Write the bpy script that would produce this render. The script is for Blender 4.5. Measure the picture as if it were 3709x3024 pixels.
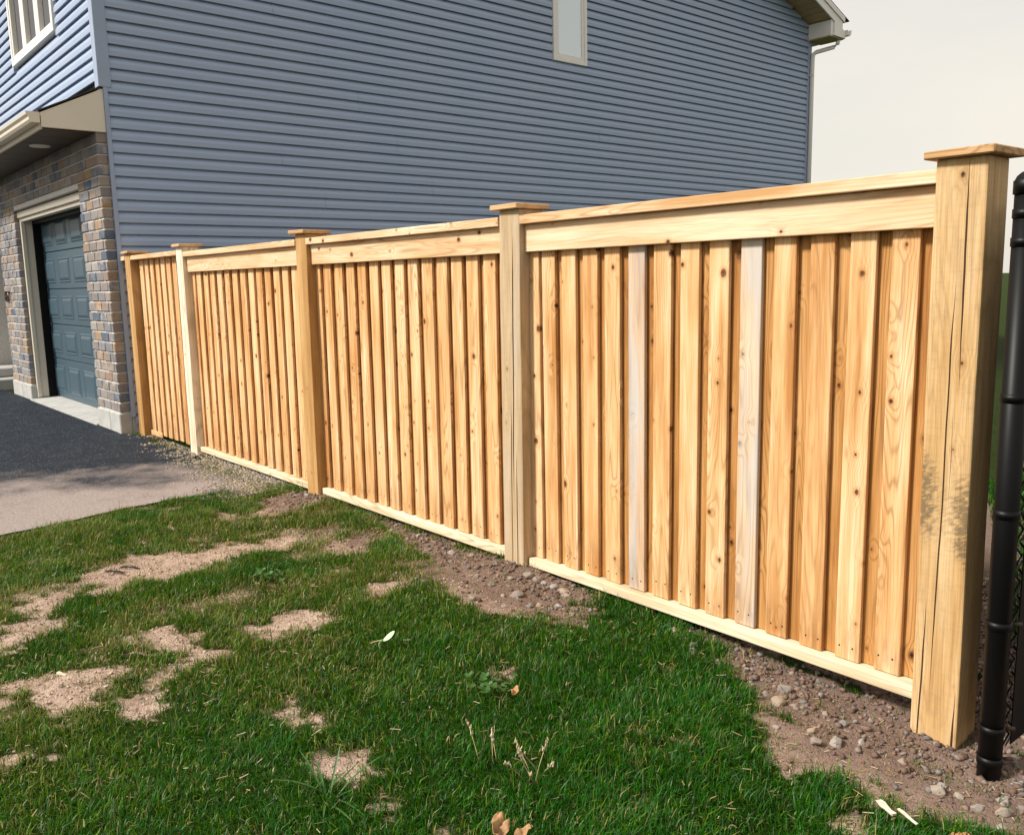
import bpy, bmesh, math, random
import numpy as np
from mathutils import Vector, Matrix, noise as mnoise
R = math.radians
for o in list(bpy.data.objects): bpy.data.objects.remove(o)
scene = bpy.context.scene
col = scene.collection
rnd = random.Random(7)
rng = np.random.default_rng(11)

# ------------------------------------------------------------------ camera
cam_d = bpy.data.cameras.new('camera'); cam = bpy.data.objects.new('camera', cam_d); col.objects.link(cam)
yaw, pitch, roll, FPX = 0.8665, 0.1536, -0.0206, 3157.5
f = Vector((-math.sin(yaw)*math.cos(pitch), math.cos(yaw)*math.cos(pitch), -math.sin(pitch)))
r = f.cross(Vector((0, 0, 1))).normalized(); u = r.cross(f)
r2 = r*math.cos(roll)+u*math.sin(roll); u2 = u*math.cos(roll)-r*math.sin(roll)
M = Matrix((r2, u2, -f)).transposed().to_4x4(); M.translation = (8.3476, -2.3894, 1.2956)
cam.matrix_world = M
cam_d.sensor_fit = 'HORIZONTAL'; cam_d.sensor_width = 36; cam_d.lens = FPX/3709*36
cam_d.clip_start = .05; cam_d.clip_end = 3000
scene.camera = cam
scene.render.resolution_x, scene.render.resolution_y = 1024, 834

# ------------------------------------------------------------------ light
SUN_AZ, SUN_EL = math.atan2(-.42, -.90), R(43)
sun_dir = Vector((math.sin(SUN_AZ)*math.cos(SUN_EL), math.cos(SUN_AZ)*math.cos(SUN_EL), math.sin(SUN_EL)))
sl = bpy.data.lights.new('sun', 'SUN'); sl.energy = 3.5; sl.angle = R(9); sl.color = (1, .945, .85)
so = bpy.data.objects.new('sun', sl); col.objects.link(so)
so.rotation_euler = (-sun_dir).to_track_quat('-Z', 'Y').to_euler(); so.location = (3, -6, 9)
w = bpy.data.worlds.new('World'); scene.world = w; w.use_nodes = True
nt = w.node_tree; nt.nodes.clear()
sky = nt.nodes.new('ShaderNodeTexSky'); sky.sky_type = 'NISHITA'; sky.sun_disc = False
sky.sun_elevation = SUN_EL; sky.sun_rotation = SUN_AZ; sky.dust_density = 3.0; sky.air_density = 1.2; sky.ozone_density = 1.5
bg1 = nt.nodes.new('ShaderNodeBackground'); bg1.inputs[1].default_value = .09
nt.links.new(sky.outputs[0], bg1.inputs[0])
# thin bright cloud sheet over the whole sky
tc = nt.nodes.new('ShaderNodeTexCoord')
mp = nt.nodes.new('ShaderNodeMapping'); mp.inputs['Scale'].default_value = (1.3, 1.3, 4.0)
nz = nt.nodes.new('ShaderNodeTexNoise'); nz.inputs['Scale'].default_value = 1.6; nz.inputs['Detail'].default_value = 6
nt.links.new(tc.outputs['Generated'], mp.inputs[0]); nt.links.new(mp.outputs[0], nz.inputs['Vector'])
rp = nt.nodes.new('ShaderNodeMapRange'); rp.inputs[1].default_value = .36; rp.inputs[2].default_value = .62
rp.inputs[3].default_value = .80; rp.inputs[4].default_value = .96
nt.links.new(nz.outputs[0], rp.inputs[0])
bg2 = nt.nodes.new('ShaderNodeBackground'); bg2.inputs[0].default_value = (1.0, .94, .835, 1); bg2.inputs[1].default_value = .56
mx = nt.nodes.new('ShaderNodeMixShader'); wo = nt.nodes.new('ShaderNodeOutputWorld')
nt.links.new(rp.outputs[0], mx.inputs[0]); nt.links.new(bg1.outputs[0], mx.inputs[1]); nt.links.new(bg2.outputs[0], mx.inputs[2])
nt.links.new(mx.outputs[0], wo.inputs[0])
scene.view_settings.view_transform = 'Standard'; scene.view_settings.look = 'None'
scene.view_settings.exposure = 0.76; scene.view_settings.gamma = 1.0

# ------------------------------------------------------------------ node helper
class N:
    def __init__(s, name):
        s.m = bpy.data.materials.new(name); s.m.use_nodes = True
        s.t = s.m.node_tree; s.t.nodes.clear()
        s.out = s.t.nodes.new('ShaderNodeOutputMaterial')
        s.b = s.t.nodes.new('ShaderNodeBsdfPrincipled'); s.t.links.new(s.b.outputs[0], s.out.inputs[0])
    def put(s, sock, v):
        if isinstance(v, bpy.types.NodeSocket): s.t.links.new(v, sock)
        elif v is not None:
            if hasattr(sock.default_value, '__len__') and not hasattr(v, '__len__'): v = (v,)*len(sock.default_value)
            if hasattr(v, '__len__') and len(sock.default_value) == 4 and len(v) == 3: v = (*v, 1)
            sock.default_value = v
    def obj(s):
        n = s.t.nodes.new('ShaderNodeTexCoord'); return n.outputs['Object']
    def rand(s):
        n = s.t.nodes.new('ShaderNodeObjectInfo'); return n.outputs['Random']
    def geo(s, k): return s.t.nodes.new('ShaderNodeNewGeometry').outputs[k]
    def math(s, op, a, b=None, c=None, clamp=False):
        n = s.t.nodes.new('ShaderNodeMath'); n.operation = op; n.use_clamp = clamp
        s.put(n.inputs[0], a)
        if b is not None: s.put(n.inputs[1], b)
        if c is not None: s.put(n.inputs[2], c)
        return n.outputs[0]
    def vmath(s, op, a, b=None):
        n = s.t.nodes.new('ShaderNodeVectorMath'); n.operation = op
        s.put(n.inputs[0], a)
        if b is not None: s.put(n.inputs[1], b)
        return n.outputs[0]
    def sep(s, v):
        n = s.t.nodes.new('ShaderNodeSeparateXYZ'); s.put(n.inputs[0], v); return n.outputs
    def comb(s, x, y, z):
        n = s.t.nodes.new('ShaderNodeCombineXYZ')
        for i, v in enumerate((x, y, z)): s.put(n.inputs[i], v)
        return n.outputs[0]
    def noise(s, v, scale=1, detail=3, rough=.55, dist=0):
        n = s.t.nodes.new('ShaderNodeTexNoise'); s.put(n.inputs['Vector'], v); n.inputs['Scale'].default_value = scale
        n.inputs['Detail'].default_value = detail; n.inputs['Roughness'].default_value = rough; n.inputs['Distortion'].default_value = dist
        return n.outputs[0]
    def voro(s, v, scale, feat='F1', dim='3D'):
        n = s.t.nodes.new('ShaderNodeTexVoronoi'); n.voronoi_dimensions = dim; n.feature = feat
        s.put(n.inputs['Vector'], v); n.inputs['Scale'].default_value = scale; return n.outputs
    def rng(s, v, a, b, c=0., d=1., smooth=False):
        n = s.t.nodes.new('ShaderNodeMapRange'); n.interpolation_type = 'SMOOTHSTEP' if smooth else 'LINEAR'
        s.put(n.inputs[0], v)
        for i, q in enumerate((a, b, c, d)): s.put(n.inputs[1+i], q)
        return n.outputs[0]
    def mix(s, fac, a, b, mode='MIX'):
        n = s.t.nodes.new('ShaderNodeMix'); n.data_type = 'RGBA'; n.blend_type = mode
        s.put(n.inputs[0], fac); s.put(n.inputs[6], a); s.put(n.inputs[7], b); return n.outputs[2]
    def ramp(s, v, stops):
        n = s.t.nodes.new('ShaderNodeValToRGB'); s.put(n.inputs[0], v); e = n.color_ramp.elements
        while len(e) < len(stops): e.new(.5)
        for q, (p, c) in zip(e, stops): q.position = p; q.color = (*c, 1)
        return n.outputs[0]
    def attr(s, name):
        n = s.t.nodes.new('ShaderNodeAttribute'); n.attribute_name = name; return n.outputs
    def bump(s, h, strength=.3, dist=.01):
        n = s.t.nodes.new('ShaderNodeBump'); n.inputs['Strength'].default_value = strength; n.inputs['Distance'].default_value = dist
        s.put(n.inputs['Height'], h); s.t.links.new(n.outputs[0], s.b.inputs['Normal'])
    def fin(s, color=None, rough=.6, metal=0., spec=.5, ior=None):
        s.put(s.b.inputs['Base Color'], color); s.put(s.b.inputs['Roughness'], rough); s.put(s.b.inputs['Metallic'], metal)
        s.b.inputs['Specular IOR Level'].default_value = spec
        if ior: s.b.inputs['IOR'].default_value = ior
        return s.m

# ------------------------------------------------------------------ materials
def wood(name, light, mid, dark, axis='z', cracks=(), knots=1.0, grey=0., stain=None, sat_streak=1.0, rough_sawn=0., foot=False):
    n = N(name)
    o = n.obj(); x, y, z = n.sep(o)
    rn = n.rand()
    if axis == 'z': a, b, l = x, y, z
    elif axis == 'x': a, b, l = z, y, x
    ja = n.math('ADD', a, n.math('MULTIPLY', rn, 37.13)); jb = n.math('ADD', b, n.math('MULTIPLY', rn, 11.7))
    jl = n.math('ADD', l, n.math('MULTIPLY', rn, 91.7))
    # knots
    kv = n.comb(ja, n.math('MULTIPLY', jl, .8), 0)
    vo = n.voro(kv, 7.5, dim='2D'); d = vo['Distance']; ck = n.sep(vo['Color'])
    dn = n.math('ADD', d, n.rng(n.noise(n.comb(n.math('MULTIPLY', ja, 70), n.math('MULTIPLY', jl, 70), jb), 1, 2), 0, 1, -.03, .03))
    has = n.math('GREATER_THAN', ck[0], 1-.60*knots)
    rad = n.rng(n.math('POWER', ck[1], 2.6), 0, 1, .020, .10)
    km = n.math('MULTIPLY', has, n.rng(n.math('SUBTRACT', dn, rad), -.02, .012, 1, 0, True))
    halo = n.math('MULTIPLY', has, n.rng(n.math('SUBTRACT', d, rad), 0, .10, 1, 0, True))
    infl = n.math('MULTIPLY', has, n.rng(d, 0, .38, 1, 0, True))
    core = n.math('MULTIPLY', has, n.rng(n.math('SUBTRACT', dn, n.math('MULTIPLY', rad, .45)), -.02, .012, 1, 0, True))
    # grain
    fine = n.noise(n.comb(n.math('MULTIPLY', n.math('ADD', ja, n.math('MULTIPLY', infl, .010)), 260), n.math('MULTIPLY', jb, 260), n.math('MULTIPLY', jl, 5)), 1, 4, .6)
    streak = n.noise(n.comb(n.math('MULTIPLY', ja, 26), n.math('MULTIPLY', jb, 26), n.math('MULTIPLY', jl, 1.5)), 1, 4, .55, .2)
    patch = n.noise(n.comb(n.math('MULTIPLY', ja, 7), n.math('MULTIPLY', jb, 7), n.math('MULTIPLY', jl, 1.9)), 1, 3, .5)
    fig = n.noise(n.comb(n.math('MULTIPLY', ja, 9), n.math('MULTIPLY', jb, 2), n.math('MULTIPLY', jl, .62)), 1, 2, .4)
    ring = n.math('SINE', n.math('ADD', n.math('MULTIPLY', fig, 150), n.math('MULTIPLY', infl, 9)))
    ring = n.math('POWER', n.rng(ring, -1, 1, 0, 1), 4.0)
    ringamt = n.rng(n.noise(n.comb(n.math('MULTIPLY', ja, 3), 0, n.math('MULTIPLY', jl, .9)), 1, 2), .38, .62, .08, .75, True)
    fac = n.math('ADD', n.math('MULTIPLY', streak, .75), n.math('MULTIPLY', patch, .45))
    fac = n.math('ADD', fac, n.rng(rn, 0, 1, -.09, .05))
    c = n.ramp(n.rng(fac, .40, .78, 0, 1), [(0, light), (.5, mid), (1, dark)])
    c = n.mix(n.math('MULTIPLY', n.math('MULTIPLY', ring, ringamt), .35 if rough_sawn else .9), c, tuple(q*.42*s_ for q, s_ in zip(mid, (1.05, .9, .7))))
    c = n.mix(n.rng(fine, .40, .75, 0, .46), c, tuple(q*.5 for q in dark))
    c = n.mix(n.math('MULTIPLY', halo, .42), c, tuple(q*.62 for q in (dark[0]*1.15, dark[1], dark[2]*.8)))
    c = n.mix(n.math('MULTIPLY', km, .90), c, (.13, .048, .015))
    c = n.mix(core, c, n.mix(n.math('GREATER_THAN', ck[2], .30), (.11, .04, .014), (.012, .006, .004)))
    if grey:
        gm = n.rng(n.noise(n.comb(n.math('MULTIPLY', ja, 12), 0, n.math('MULTIPLY', jl, 1.4)), 1, 4), .34, .60, grey, grey*.35, True)
        c = n.mix(gm, c, n.mix(streak, (.58, .56, .54), (.36, .355, .35)))
    if rough_sawn:   # saw-mill marks and dusty grime
        saw = n.noise(n.comb(n.math('MULTIPLY', ja, 14), n.math('MULTIPLY', jb, 14), n.math('MULTIPLY', jl, 120)), 1, 3)
        c = n.mix(n.rng(saw, .50, .80, 0, .16*rough_sawn), c, tuple(q*.45 for q in dark))
        gr = n.noise(n.comb(n.math('MULTIPLY', ja, 30), n.math('MULTIPLY', jb, 30), n.math('MULTIPLY', jl, 16)), 1, 5, .7)
        c = n.mix(n.rng(gr, .52, .78, 0, .35*rough_sawn), c, (.16, .12, .08))
    if stain:        # mould patch at height stain[0], half-height stain[1]
        sn = n.noise(n.comb(n.math('MULTIPLY', n.math('ADD', a, n.math('MULTIPLY', l, .5)), 34), n.math('MULTIPLY', b, 45), n.math('MULTIPLY', n.math('SUBTRACT', l, n.math('MULTIPLY', a, .5)), 90)), 1, 4, .6)
        edge = n.rng(n.math('ABSOLUTE', a), .01, .07, .25, 1)
        sm = n.math('MULTIPLY', n.rng(n.math('ABSOLUTE', n.math('SUBTRACT', n.math('ADD', l, n.math('MULTIPLY', a, .5)), stain[0])), stain[1]*.2, stain[1], 1, 0, True), edge)
        sm = n.rng(n.math('MULTIPLY', sm, n.rng(sn, .32, .62, .0, 1.6)), .2, .75, 0, .68)
        front = n.math('LESS_THAN', b, -.065)
        c = n.mix(n.math('MULTIPLY', sm, front), c, (.075, .062, .042))
    if foot:         # water-stained foot of the board and two nail heads
        fn = n.noise(n.comb(n.math('MULTIPLY', ja, 40), jb, n.math('MULTIPLY', jl, 6)), 1, 4, .65)
        fm = n.math('MULTIPLY', n.rng(l, -.71, -.50, 1, 0, True), n.rng(fn, .38, .70, 0, .62))
        c = n.mix(fm, c, (.19, .095, .034))
        for na in (-.022, .023):
            nd = n.math('ADD', n.math('POWER', n.math('SUBTRACT', a, n.math('ADD', na, n.rng(rn, 0, 1, -.006, .006))), 2), n.math('POWER', n.math('SUBTRACT', l, n.math('ADD', -.672, n.rng(n.math('FRACT', n.math('MULTIPLY', rn, 13)), 0, 1, -.012, .012))), 2))
            c = n.mix(n.math('LESS_THAN', nd, .0000115), c, (.035, .02, .012))
    h = n.math('MULTIPLY', fine, .5)
    for (a0, l0, l1, wd, slope) in cracks:
        wig = n.rng(n.noise(n.comb(0, a0*50, n.math('MULTIPLY', l, 3)), 1, 2), 0, 1, -.005, .005)
        dist = n.math('ABSOLUTE', n.math('SUBTRACT', n.math('SUBTRACT', a, a0), n.math('ADD', wig, n.math('MULTIPLY', l, slope))))
        env = n.math('MULTIPLY', n.rng(l, l0, l0+.28, 0, 1), n.rng(l, l1-.18, l1, 1, 0))
        cm = n.math('LESS_THAN', dist, n.math('MULTIPLY', env, wd))
        cm = n.math('MULTIPLY', cm, n.math('GREATER_THAN', n.math('ABSOLUTE', b), .06))
        c = n.mix(cm, c, (.05, .022, .008)); h = n.math('SUBTRACT', h, n.math('MULTIPLY', cm, 2.5))
    h = n.math('SUBTRACT', h, n.math('MULTIPLY', core, .8))
    n.bump(h, .5, .003)
    return n.fin(c, .72, spec=.25)

TAN = ((.84, .595, .365), (.72, .43, .20), (.48, .215, .065))
M_PICK = wood('cedar_picket', *TAN, foot=True)
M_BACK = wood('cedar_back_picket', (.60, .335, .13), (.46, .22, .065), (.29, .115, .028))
M_RAIL = wood('pale_rail', (.83, .645, .46), (.76, .52, .32), (.57, .32, .14), axis='x', knots=.75)
M_BRAIL = wood('pale_bottom_rail', (.80, .70, .55), (.74, .60, .42), (.58, .42, .24), axis='x', knots=.45)
M_CAP = wood('post_cap_wood', (.66, .45, .25), (.56, .34, .17), (.42, .23, .09), axis='x', knots=.3)
M_GREY = wood('silver_grey_picket', *TAN, grey=.88, knots=1.0, foot=True)
M_WHITE = wood('bleached_post', (.86, .80, .70), (.80, .71, .57), (.66, .52, .35), knots=.4)
M_POST = wood('rough_post', (.62, .40, .19), (.50, .29, .11), (.35, .175, .055), knots=.35, rough_sawn=.6)
M_POSTA = wood('rough_post_stained', (.66, .46, .25), (.56, .355, .16), (.40, .215, .08), knots=.5, rough_sawn=.9,
               cracks=((-.006, -.60, .62, .0022, .012), (.026, .30, .96, .0028, -.006), (-.034, -.97, -.28, .0024, .010), (.012, -.05, .28, .0013, .0), (.058, -.97, -.55, .004, 0)), stain=(-.02, .19))
M_POSTB = wood('rough_post_weathered', (.56, .40, .22), (.46, .31, .155), (.33, .20, .085), knots=.4, rough_sawn=.5, grey=.35,
               cracks=((.012, -.35, .85, .0036, .014), (-.004, -.95, .15, .0026, .004), (.03, -.9, -.1, .003, 0)))

def plain(name, c, rough=.5, spec=.4, var=.06, scale=6, metal=0, bump=0):
    n = N(name); nn = n.noise(n.obj(), scale, 4)
    cc = n.mix(n.rng(nn, .3, .7, 0, 1), tuple(q*(1-var) for q in c), tuple(min(1, q*(1+var)) for q in c))
    if bump: n.bump(n.noise(n.obj(), scale*8, 4), bump, .004)
    return n.fin(cc, rough, metal, spec)

def siding_mat():
    n = N('vinyl_siding'); x, y, z = n.sep(n.geo('Position'))
    g = n.noise(n.comb(n.math('MULTIPLY', x, 3), n.math('MULTIPLY', y, 3), n.math('MULTIPLY', z, 40)), 1, 4)
    v = n.noise(n.geo('Position'), .9, 3)
    c = n.mix(g, (.285, .365, .520), (.325, .405, .555))
    c = n.mix(n.rng(v, .35, .7, 0, .4), c, (.37, .405, .50))
    c = n.mix(n.rng(n.rand(), 0, 1, 0, .12), c, (.25, .31, .45))
    n.bump(n.noise(n.comb(n.math('MULTIPLY', x, 20), n.math('MULTIPLY', y, 20), n.math('MULTIPLY', z, 160)), 1, 3), .08, .002)
    return n.fin(c, .50, spec=.35)
M_SIDE = siding_mat()
M_TRIM = plain('siding_trim', (.30, .36, .49), .5, var=.04)
M_CREAM = plain('cream_aluminium', (.66, .60, .50), .45, var=.03, scale=3)
M_WHITEP = plain('white_vinyl', (.78, .76, .72), .4, var=.02)
M_SOFFIT = plain('tan_soffit', (.46, .33, .15), .5, var=.05)
M_SHADE_SOFFIT = plain('shade_toned_soffit', (.07, .046, .026), .5, var=.05)  # shade under the garage eave put into the soffit colour
M_DOORP = plain('garage_door_paint', (.048, .085, .115), .42, var=.06, scale=12, bump=.03)
M_SHING = plain('asphalt_shingle', (.045, .042, .042), .9, .2, var=.3, scale=60, bump=.3)
M_MORTAR = plain('mortar', (.62, .60, .57), .9, .1, var=.12, scale=40, bump=.2)
M_CONC = plain('concrete', (.40, .40, .39), .85, .2, var=.14, scale=9, bump=.15)
M_BLACK = plain('black_coated_steel', (.0025, .0025, .003), .45, .18, var=.05)
M_IRON = plain('dark_bronze', (.030, .018, .010), .4, .5)
M_NAIL = plain('nail_steel', (.06, .04, .03), .6)
M_SHEATH = plain('wall_sheathing', (.09, .09, .10), .9)

def glass_mat(name, c):
    n = N(name); return n.fin(c, .02, spec=1.0, ior=2.6)
M_GLASS = glass_mat('window_glass', (.34, .45, .52))  # pale blue base colour carries the reflected sky
M_GLASSD = glass_mat('window_glass_dark', (.02, .03, .06))

def brick_mat():
    n = N('tumbled_brick'); o = n.obj(); rn = n.rand(); x, y, z = n.sep(o)
    j = n.comb(n.math('ADD', x, n.math('MULTIPLY', rn, 57)), n.math('ADD', y, n.math('MULTIPLY', rn, 31)), n.math('ADD', z, n.math('MULTIPLY', rn, 13)))
    base = n.ramp(rn, [(0, (.26, .215, .185)), (.16, (.20, .20, .215)), (.36, (.33, .305, .29)), (.47, (.34, .215, .12)), (.55, (.235, .225, .235)), (.70, (.085, .12, .175)), (.82, (.25, .245, .26)), (1, (.30, .25, .205))])
    base_n = n.t.nodes[-1]
    pn = n.noise(j, 9, 4, .6)
    c = n.mix(n.rng(pn, .48, .64, 0, .75, True), base, n.ramp(n.math('FRACT', n.math('MULTIPLY', rn, 7.3)), [(0, (.11, .12, .15)), (.4, (.40, .38, .36)), (.7, (.28, .185, .125)), (1, (.17, .18, .21))]))
    c = n.mix(n.rng(n.noise(j, 70, 4, .7), .45, .8, 0, .5), c, (.09, .085, .085))
    n.bump(n.noise(j, 60, 4, .6), .5, .006)
    return n.fin(c, .88, spec=.15)
M_BRICK = brick_mat()

def ground_mat():
    n = N('soil_and_thatch'); p = n.geo('Position'); bare = n.attr('bare')['Fac']; px, py, pz = n.sep(p)
    a = n.noise(p, 3.0, 5, .6); bgr = n.noise(p, 42, 5, .7); c3 = n.noise(p, 150, 3, .6)
    a2 = n.noise(p, 9, 4, .6)
    a = n.math('ADD', n.math('MULTIPLY', a, .6), n.math('MULTIPLY', a2, .4))
    soil = n.mix(n.rng(a, .36, .64), (.34, .24, .19), (.56, .43, .35))
    soil = n.mix(n.rng(bgr, .42, .72, 0, .65), soil, (.20, .12, .088))
    soil = n.mix(n.rng(c3, .56, .72, 0, .8), soil, (.52, .41, .33))
    fence_dark = n.rng(n.math('ADD', py, n.rng(n.noise(p, 4, 4), 0, 1, -.15, .15)), -.48, -.12, 0, .80, True)  # soil colour gets darker towards the fence
    soil = n.mix(fence_dark, soil, n.mix(bgr, (.085, .055, .045), (.23, .155, .13)))
    straw = n.noise(n.comb(n.math('MULTIPLY', px, 18), n.math('MULTIPLY', py, 150), 0), 1, 3)
    soil = n.mix(n.rng(straw, .60, .72, 0, .4), soil, (.42, .32, .19))
    th = n.mix(n.rng(n.noise(p, 30, 4), .35, .7), (.009, .026, .003), (.036, .046, .010))
    m = n.rng(n.math('ADD', bare, n.rng(n.noise(p, 25, 4), 0, 1, -.25, .25)), .3, .6, 0, 1, True)
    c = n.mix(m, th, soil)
    n.bump(n.math('ADD', bgr, n.math('MULTIPLY', c3, .5)), .9, .02)
    return n.fin(c, .95, spec=.08)
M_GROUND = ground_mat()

def asphalt_mat():
    n = N('asphalt'); p = n.geo('Position'); x, y, z = n.sep(p)
    a = n.noise(p, 220, 3, .7); b = n.noise(p, 5, 5, .6); v = n.voro(p, 110)
    c = n.mix(n.rng(a, .35, .7), (.008, .012, .019), (.034, .042, .056))
    c = n.mix(n.rng(b, .45, .7, 0, .4), c, (.045, .056, .076))
    # washed-out dusty margin along the lawn and below the gate
    edge = n.math('ADD', x, n.rng(n.noise(p, 1.6, 5, .65), 0, 1, -1.7, 1.7))
    edge = n.math('ADD', edge, n.math('MULTIPLY', y, -.55))
    dust = n.rng(edge, 1.7, 3.3, 0, 1, True)
    dust = n.math('MULTIPLY', dust, n.rng(n.noise(p, 60, 4, .7), .25, .62, .45, 1))
    c = n.mix(n.math('MULTIPLY', dust, .85), c, n.mix(a, (.34, .28, .26), (.50, .43, .40)))
    peb = n.math('GREATER_THAN', n.sep(v['Color'])[0], .93)
    c = n.mix(n.math('MULTIPLY', n.math('LESS_THAN', v['Distance'], .33), peb), c, (.38, .36, .33))
    n.bump(n.math('ADD', a, n.math('MULTIPLY', n.noise(p, 40, 3), .6)), .7, .008)
    return n.fin(c, .92, spec=.10)
M_ASPH = asphalt_mat()

def grass_mat():
    n = N('grass_blade'); c = n.attr('col')['Color']
    n.fin(c, .42, spec=.25)
    tr = n.t.nodes.new('ShaderNodeBsdfTranslucent'); n.put(tr.inputs[0], n.mix(.5, c, (.10, .20, .01)))
    mxs = n.t.nodes.new('ShaderNodeMixShader'); mxs.inputs[0].default_value = .28
    n.t.links.new(n.b.outputs[0], mxs.inputs[1]); n.t.links.new(tr.outputs[0], mxs.inputs[2]); n.t.links.new(mxs.outputs[0], n.out.inputs[0])
    return n.m
M_GRASS = grass_mat()

def stone_mat():
    n = N('field_stone'); o = n.obj(); rn = n.rand(); x, y, z = n.sep(o)
    j = n.vmath('ADD', o, n.comb(n.math('MULTIPLY', rn, 41), 0, 0))
    c = n.ramp(rn, [(0, (.24, .185, .15)), (.3, (.33, .31, .29)), (.55, (.34, .265, .195)), (.8, (.21, .20, .20)), (1, (.44, .42, .40))])
    c = n.mix(n.rng(n.noise(j, 45, 5, .7), .4, .75, 0, .6), c, (.17, .125, .10))
    n.bump(n.noise(j, 90, 4), .4, .004)
    return n.fin(c, .9, spec=.15)
M_STONE = stone_mat()
def gravel_mat():
    n = N('gravel'); c = n.attr('col')['Color']
    c = n.mix(n.rng(n.noise(n.geo('Position'), 160, 3), .4, .75, 0, .5), c, (.13, .09, .07))
    return n.fin(c, .92, spec=.12)
M_GRAVEL = gravel_mat()
M_LEAF = plain('pale_green_leaf', (.42, .62, .33), .5, var=.2, scale=30)
M_DEAD = plain('dead_leaf', (.30, .17, .08), .7, var=.5, scale=60, bump=.3)
M_STRAW = plain('dry_straw', (.46, .35, .19), .7, var=.2, scale=40)
M_BIRCH = plain('pale_wood_chip', (.66, .58, .46), .8, var=.25, scale=70)
M_CONE = plain('cone_scale', (.34, .18, .07), .7, var=.35, scale=60)
M_CLOVER = plain('clover_leaf', (.030, .095, .014), .5, var=.3, scale=60)

# ------------------------------------------------------------------ mesh helpers
WP = {}          # world position of every object made here
cache = {}
def link(o, parent=None, loc=(0, 0, 0)):
    col.objects.link(o); loc = Vector(loc); WP[o.name] = loc
    if parent is not None:
        o.parent = parent; o.location = loc-WP[parent.name]
    else: o.location = loc
    return o
def empty(name, loc, label, cat, group=None, kind=None):
    o = bpy.data.objects.new(name, None); o.empty_display_size = .1; link(o, None, loc); return tag(o, label, cat, group, kind)
def tag(o, label=None, cat=None, group=None, kind=None):
    for k, v in (('label', label), ('category', cat), ('group', group), ('kind', kind)):
        if v: o[k] = v
    return o
def mesh_obj(name, verts, faces, mat, parent=None, loc=(0, 0, 0), smooth=False):
    me = bpy.data.meshes.new(name); me.from_pydata([tuple(v) for v in verts], [], faces); me.materials.append(mat)
    if smooth: me.polygons.foreach_set('use_smooth', [True]*len(me.polygons))
    me.update(); return link(bpy.data.objects.new(name, me), parent, loc)
def bm_obj(name, bm, mat, parent=None, loc=(0, 0, 0), smooth=False):
    me = bpy.data.meshes.new(name); bm.to_mesh(me); bm.free(); me.materials.append(mat)
    if smooth: me.polygons.foreach_set('use_smooth', [True]*len(me.polygons))
    return link(bpy.data.objects.new(name, me), parent, loc)
def box_mesh(name, dx, dy, dz, mat, bev=.002, seg=1):
    key = (round(dx, 4), round(dy, 4), round(dz, 4), mat.name, bev, seg)
    if key in cache: return cache[key]
    bm = bmesh.new(); bmesh.ops.create_cube(bm, size=1); bmesh.ops.scale(bm, vec=(dx, dy, dz), verts=bm.verts)
    if bev: bmesh.ops.bevel(bm, geom=bm.edges[:], offset=bev, segments=seg, affect='EDGES', profile=.5)
    me = bpy.data.meshes.new(name); bm.to_mesh(me); bm.free(); me.materials.append(mat); cache[key] = me; return me
def box(name, x0, x1, y0, y1, z0, z1, mat, parent=None, bev=.002, seg=1, tilt=None):
    me = box_mesh(name, x1-x0, y1-y0, z1-z0, mat, bev, seg)
    o = link(bpy.data.objects.new(name, me), parent, ((x0+x1)/2, (y0+y1)/2, (z0+z1)/2))
    if tilt: o.rotation_euler = tilt
    return o
def prism(name, prof, axis, a0, a1, mat, parent=None):
    """extrude a closed 2D profile along axis 'x' (profile = y,z) or 'y' (profile = x,z)"""
    n = len(prof); vs = []
    cx = sum(p[0] for p in prof)/n; cz = sum(p[1] for p in prof)/n; ca = (a0+a1)/2
    for a in (a0, a1):
        for p, q in prof: vs.append((a-ca, p-cx, q-cz) if axis == 'x' else (p-cx, a-ca, q-cz))
    fs = [tuple(range(n)), tuple(range(2*n-1, n-1, -1))]+[(i, i+n, (i+1) % n+n, (i+1) % n) for i in range(n)]
    loc = (ca, cx, cz) if axis == 'x' else (cx, ca, cz)
    o = mesh_obj(name, vs, fs, mat, parent, loc)
    bm = bmesh.new(); bm.from_mesh(o.data); bmesh.ops.recalc_face_normals(bm, faces=bm.faces); bm.to_mesh(o.data); bm.free()
    return o
def tube(name, pts, rad, mat, parent=None, n=12, loc=None, caps=True):
    loc = Vector(loc if loc is not None else pts[0]); P = [Vector(p)-loc for p in pts]; vs = []; fs = []
    for i, p in enumerate(P):
        d = (P[min(i+1, len(P)-1)]-P[max(i-1, 0)]).normalized()
        a = d.orthogonal().normalized() if abs(d.z) < .9 else Vector((1, 0, 0)); a = (a-d*a.dot(d)).normalized(); b = d.cross(a)
        rr = rad[i] if hasattr(rad, '__len__') else rad
        for k in range(n):
            t = 2*math.pi*k/n; vs.append(p+a*math.cos(t)*rr+b*math.sin(t)*rr)
    for i in range(len(P)-1):
        for k in range(n): fs.append((i*n+k, i*n+(k+1) % n, (i+1)*n+(k+1) % n, (i+1)*n+k))
    if caps: fs += [tuple(range(n-1, -1, -1)), tuple((len(P)-1)*n+k for k in range(n))]
    return mesh_obj(name, vs, fs, mat, parent, loc, smooth=True)

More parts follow.
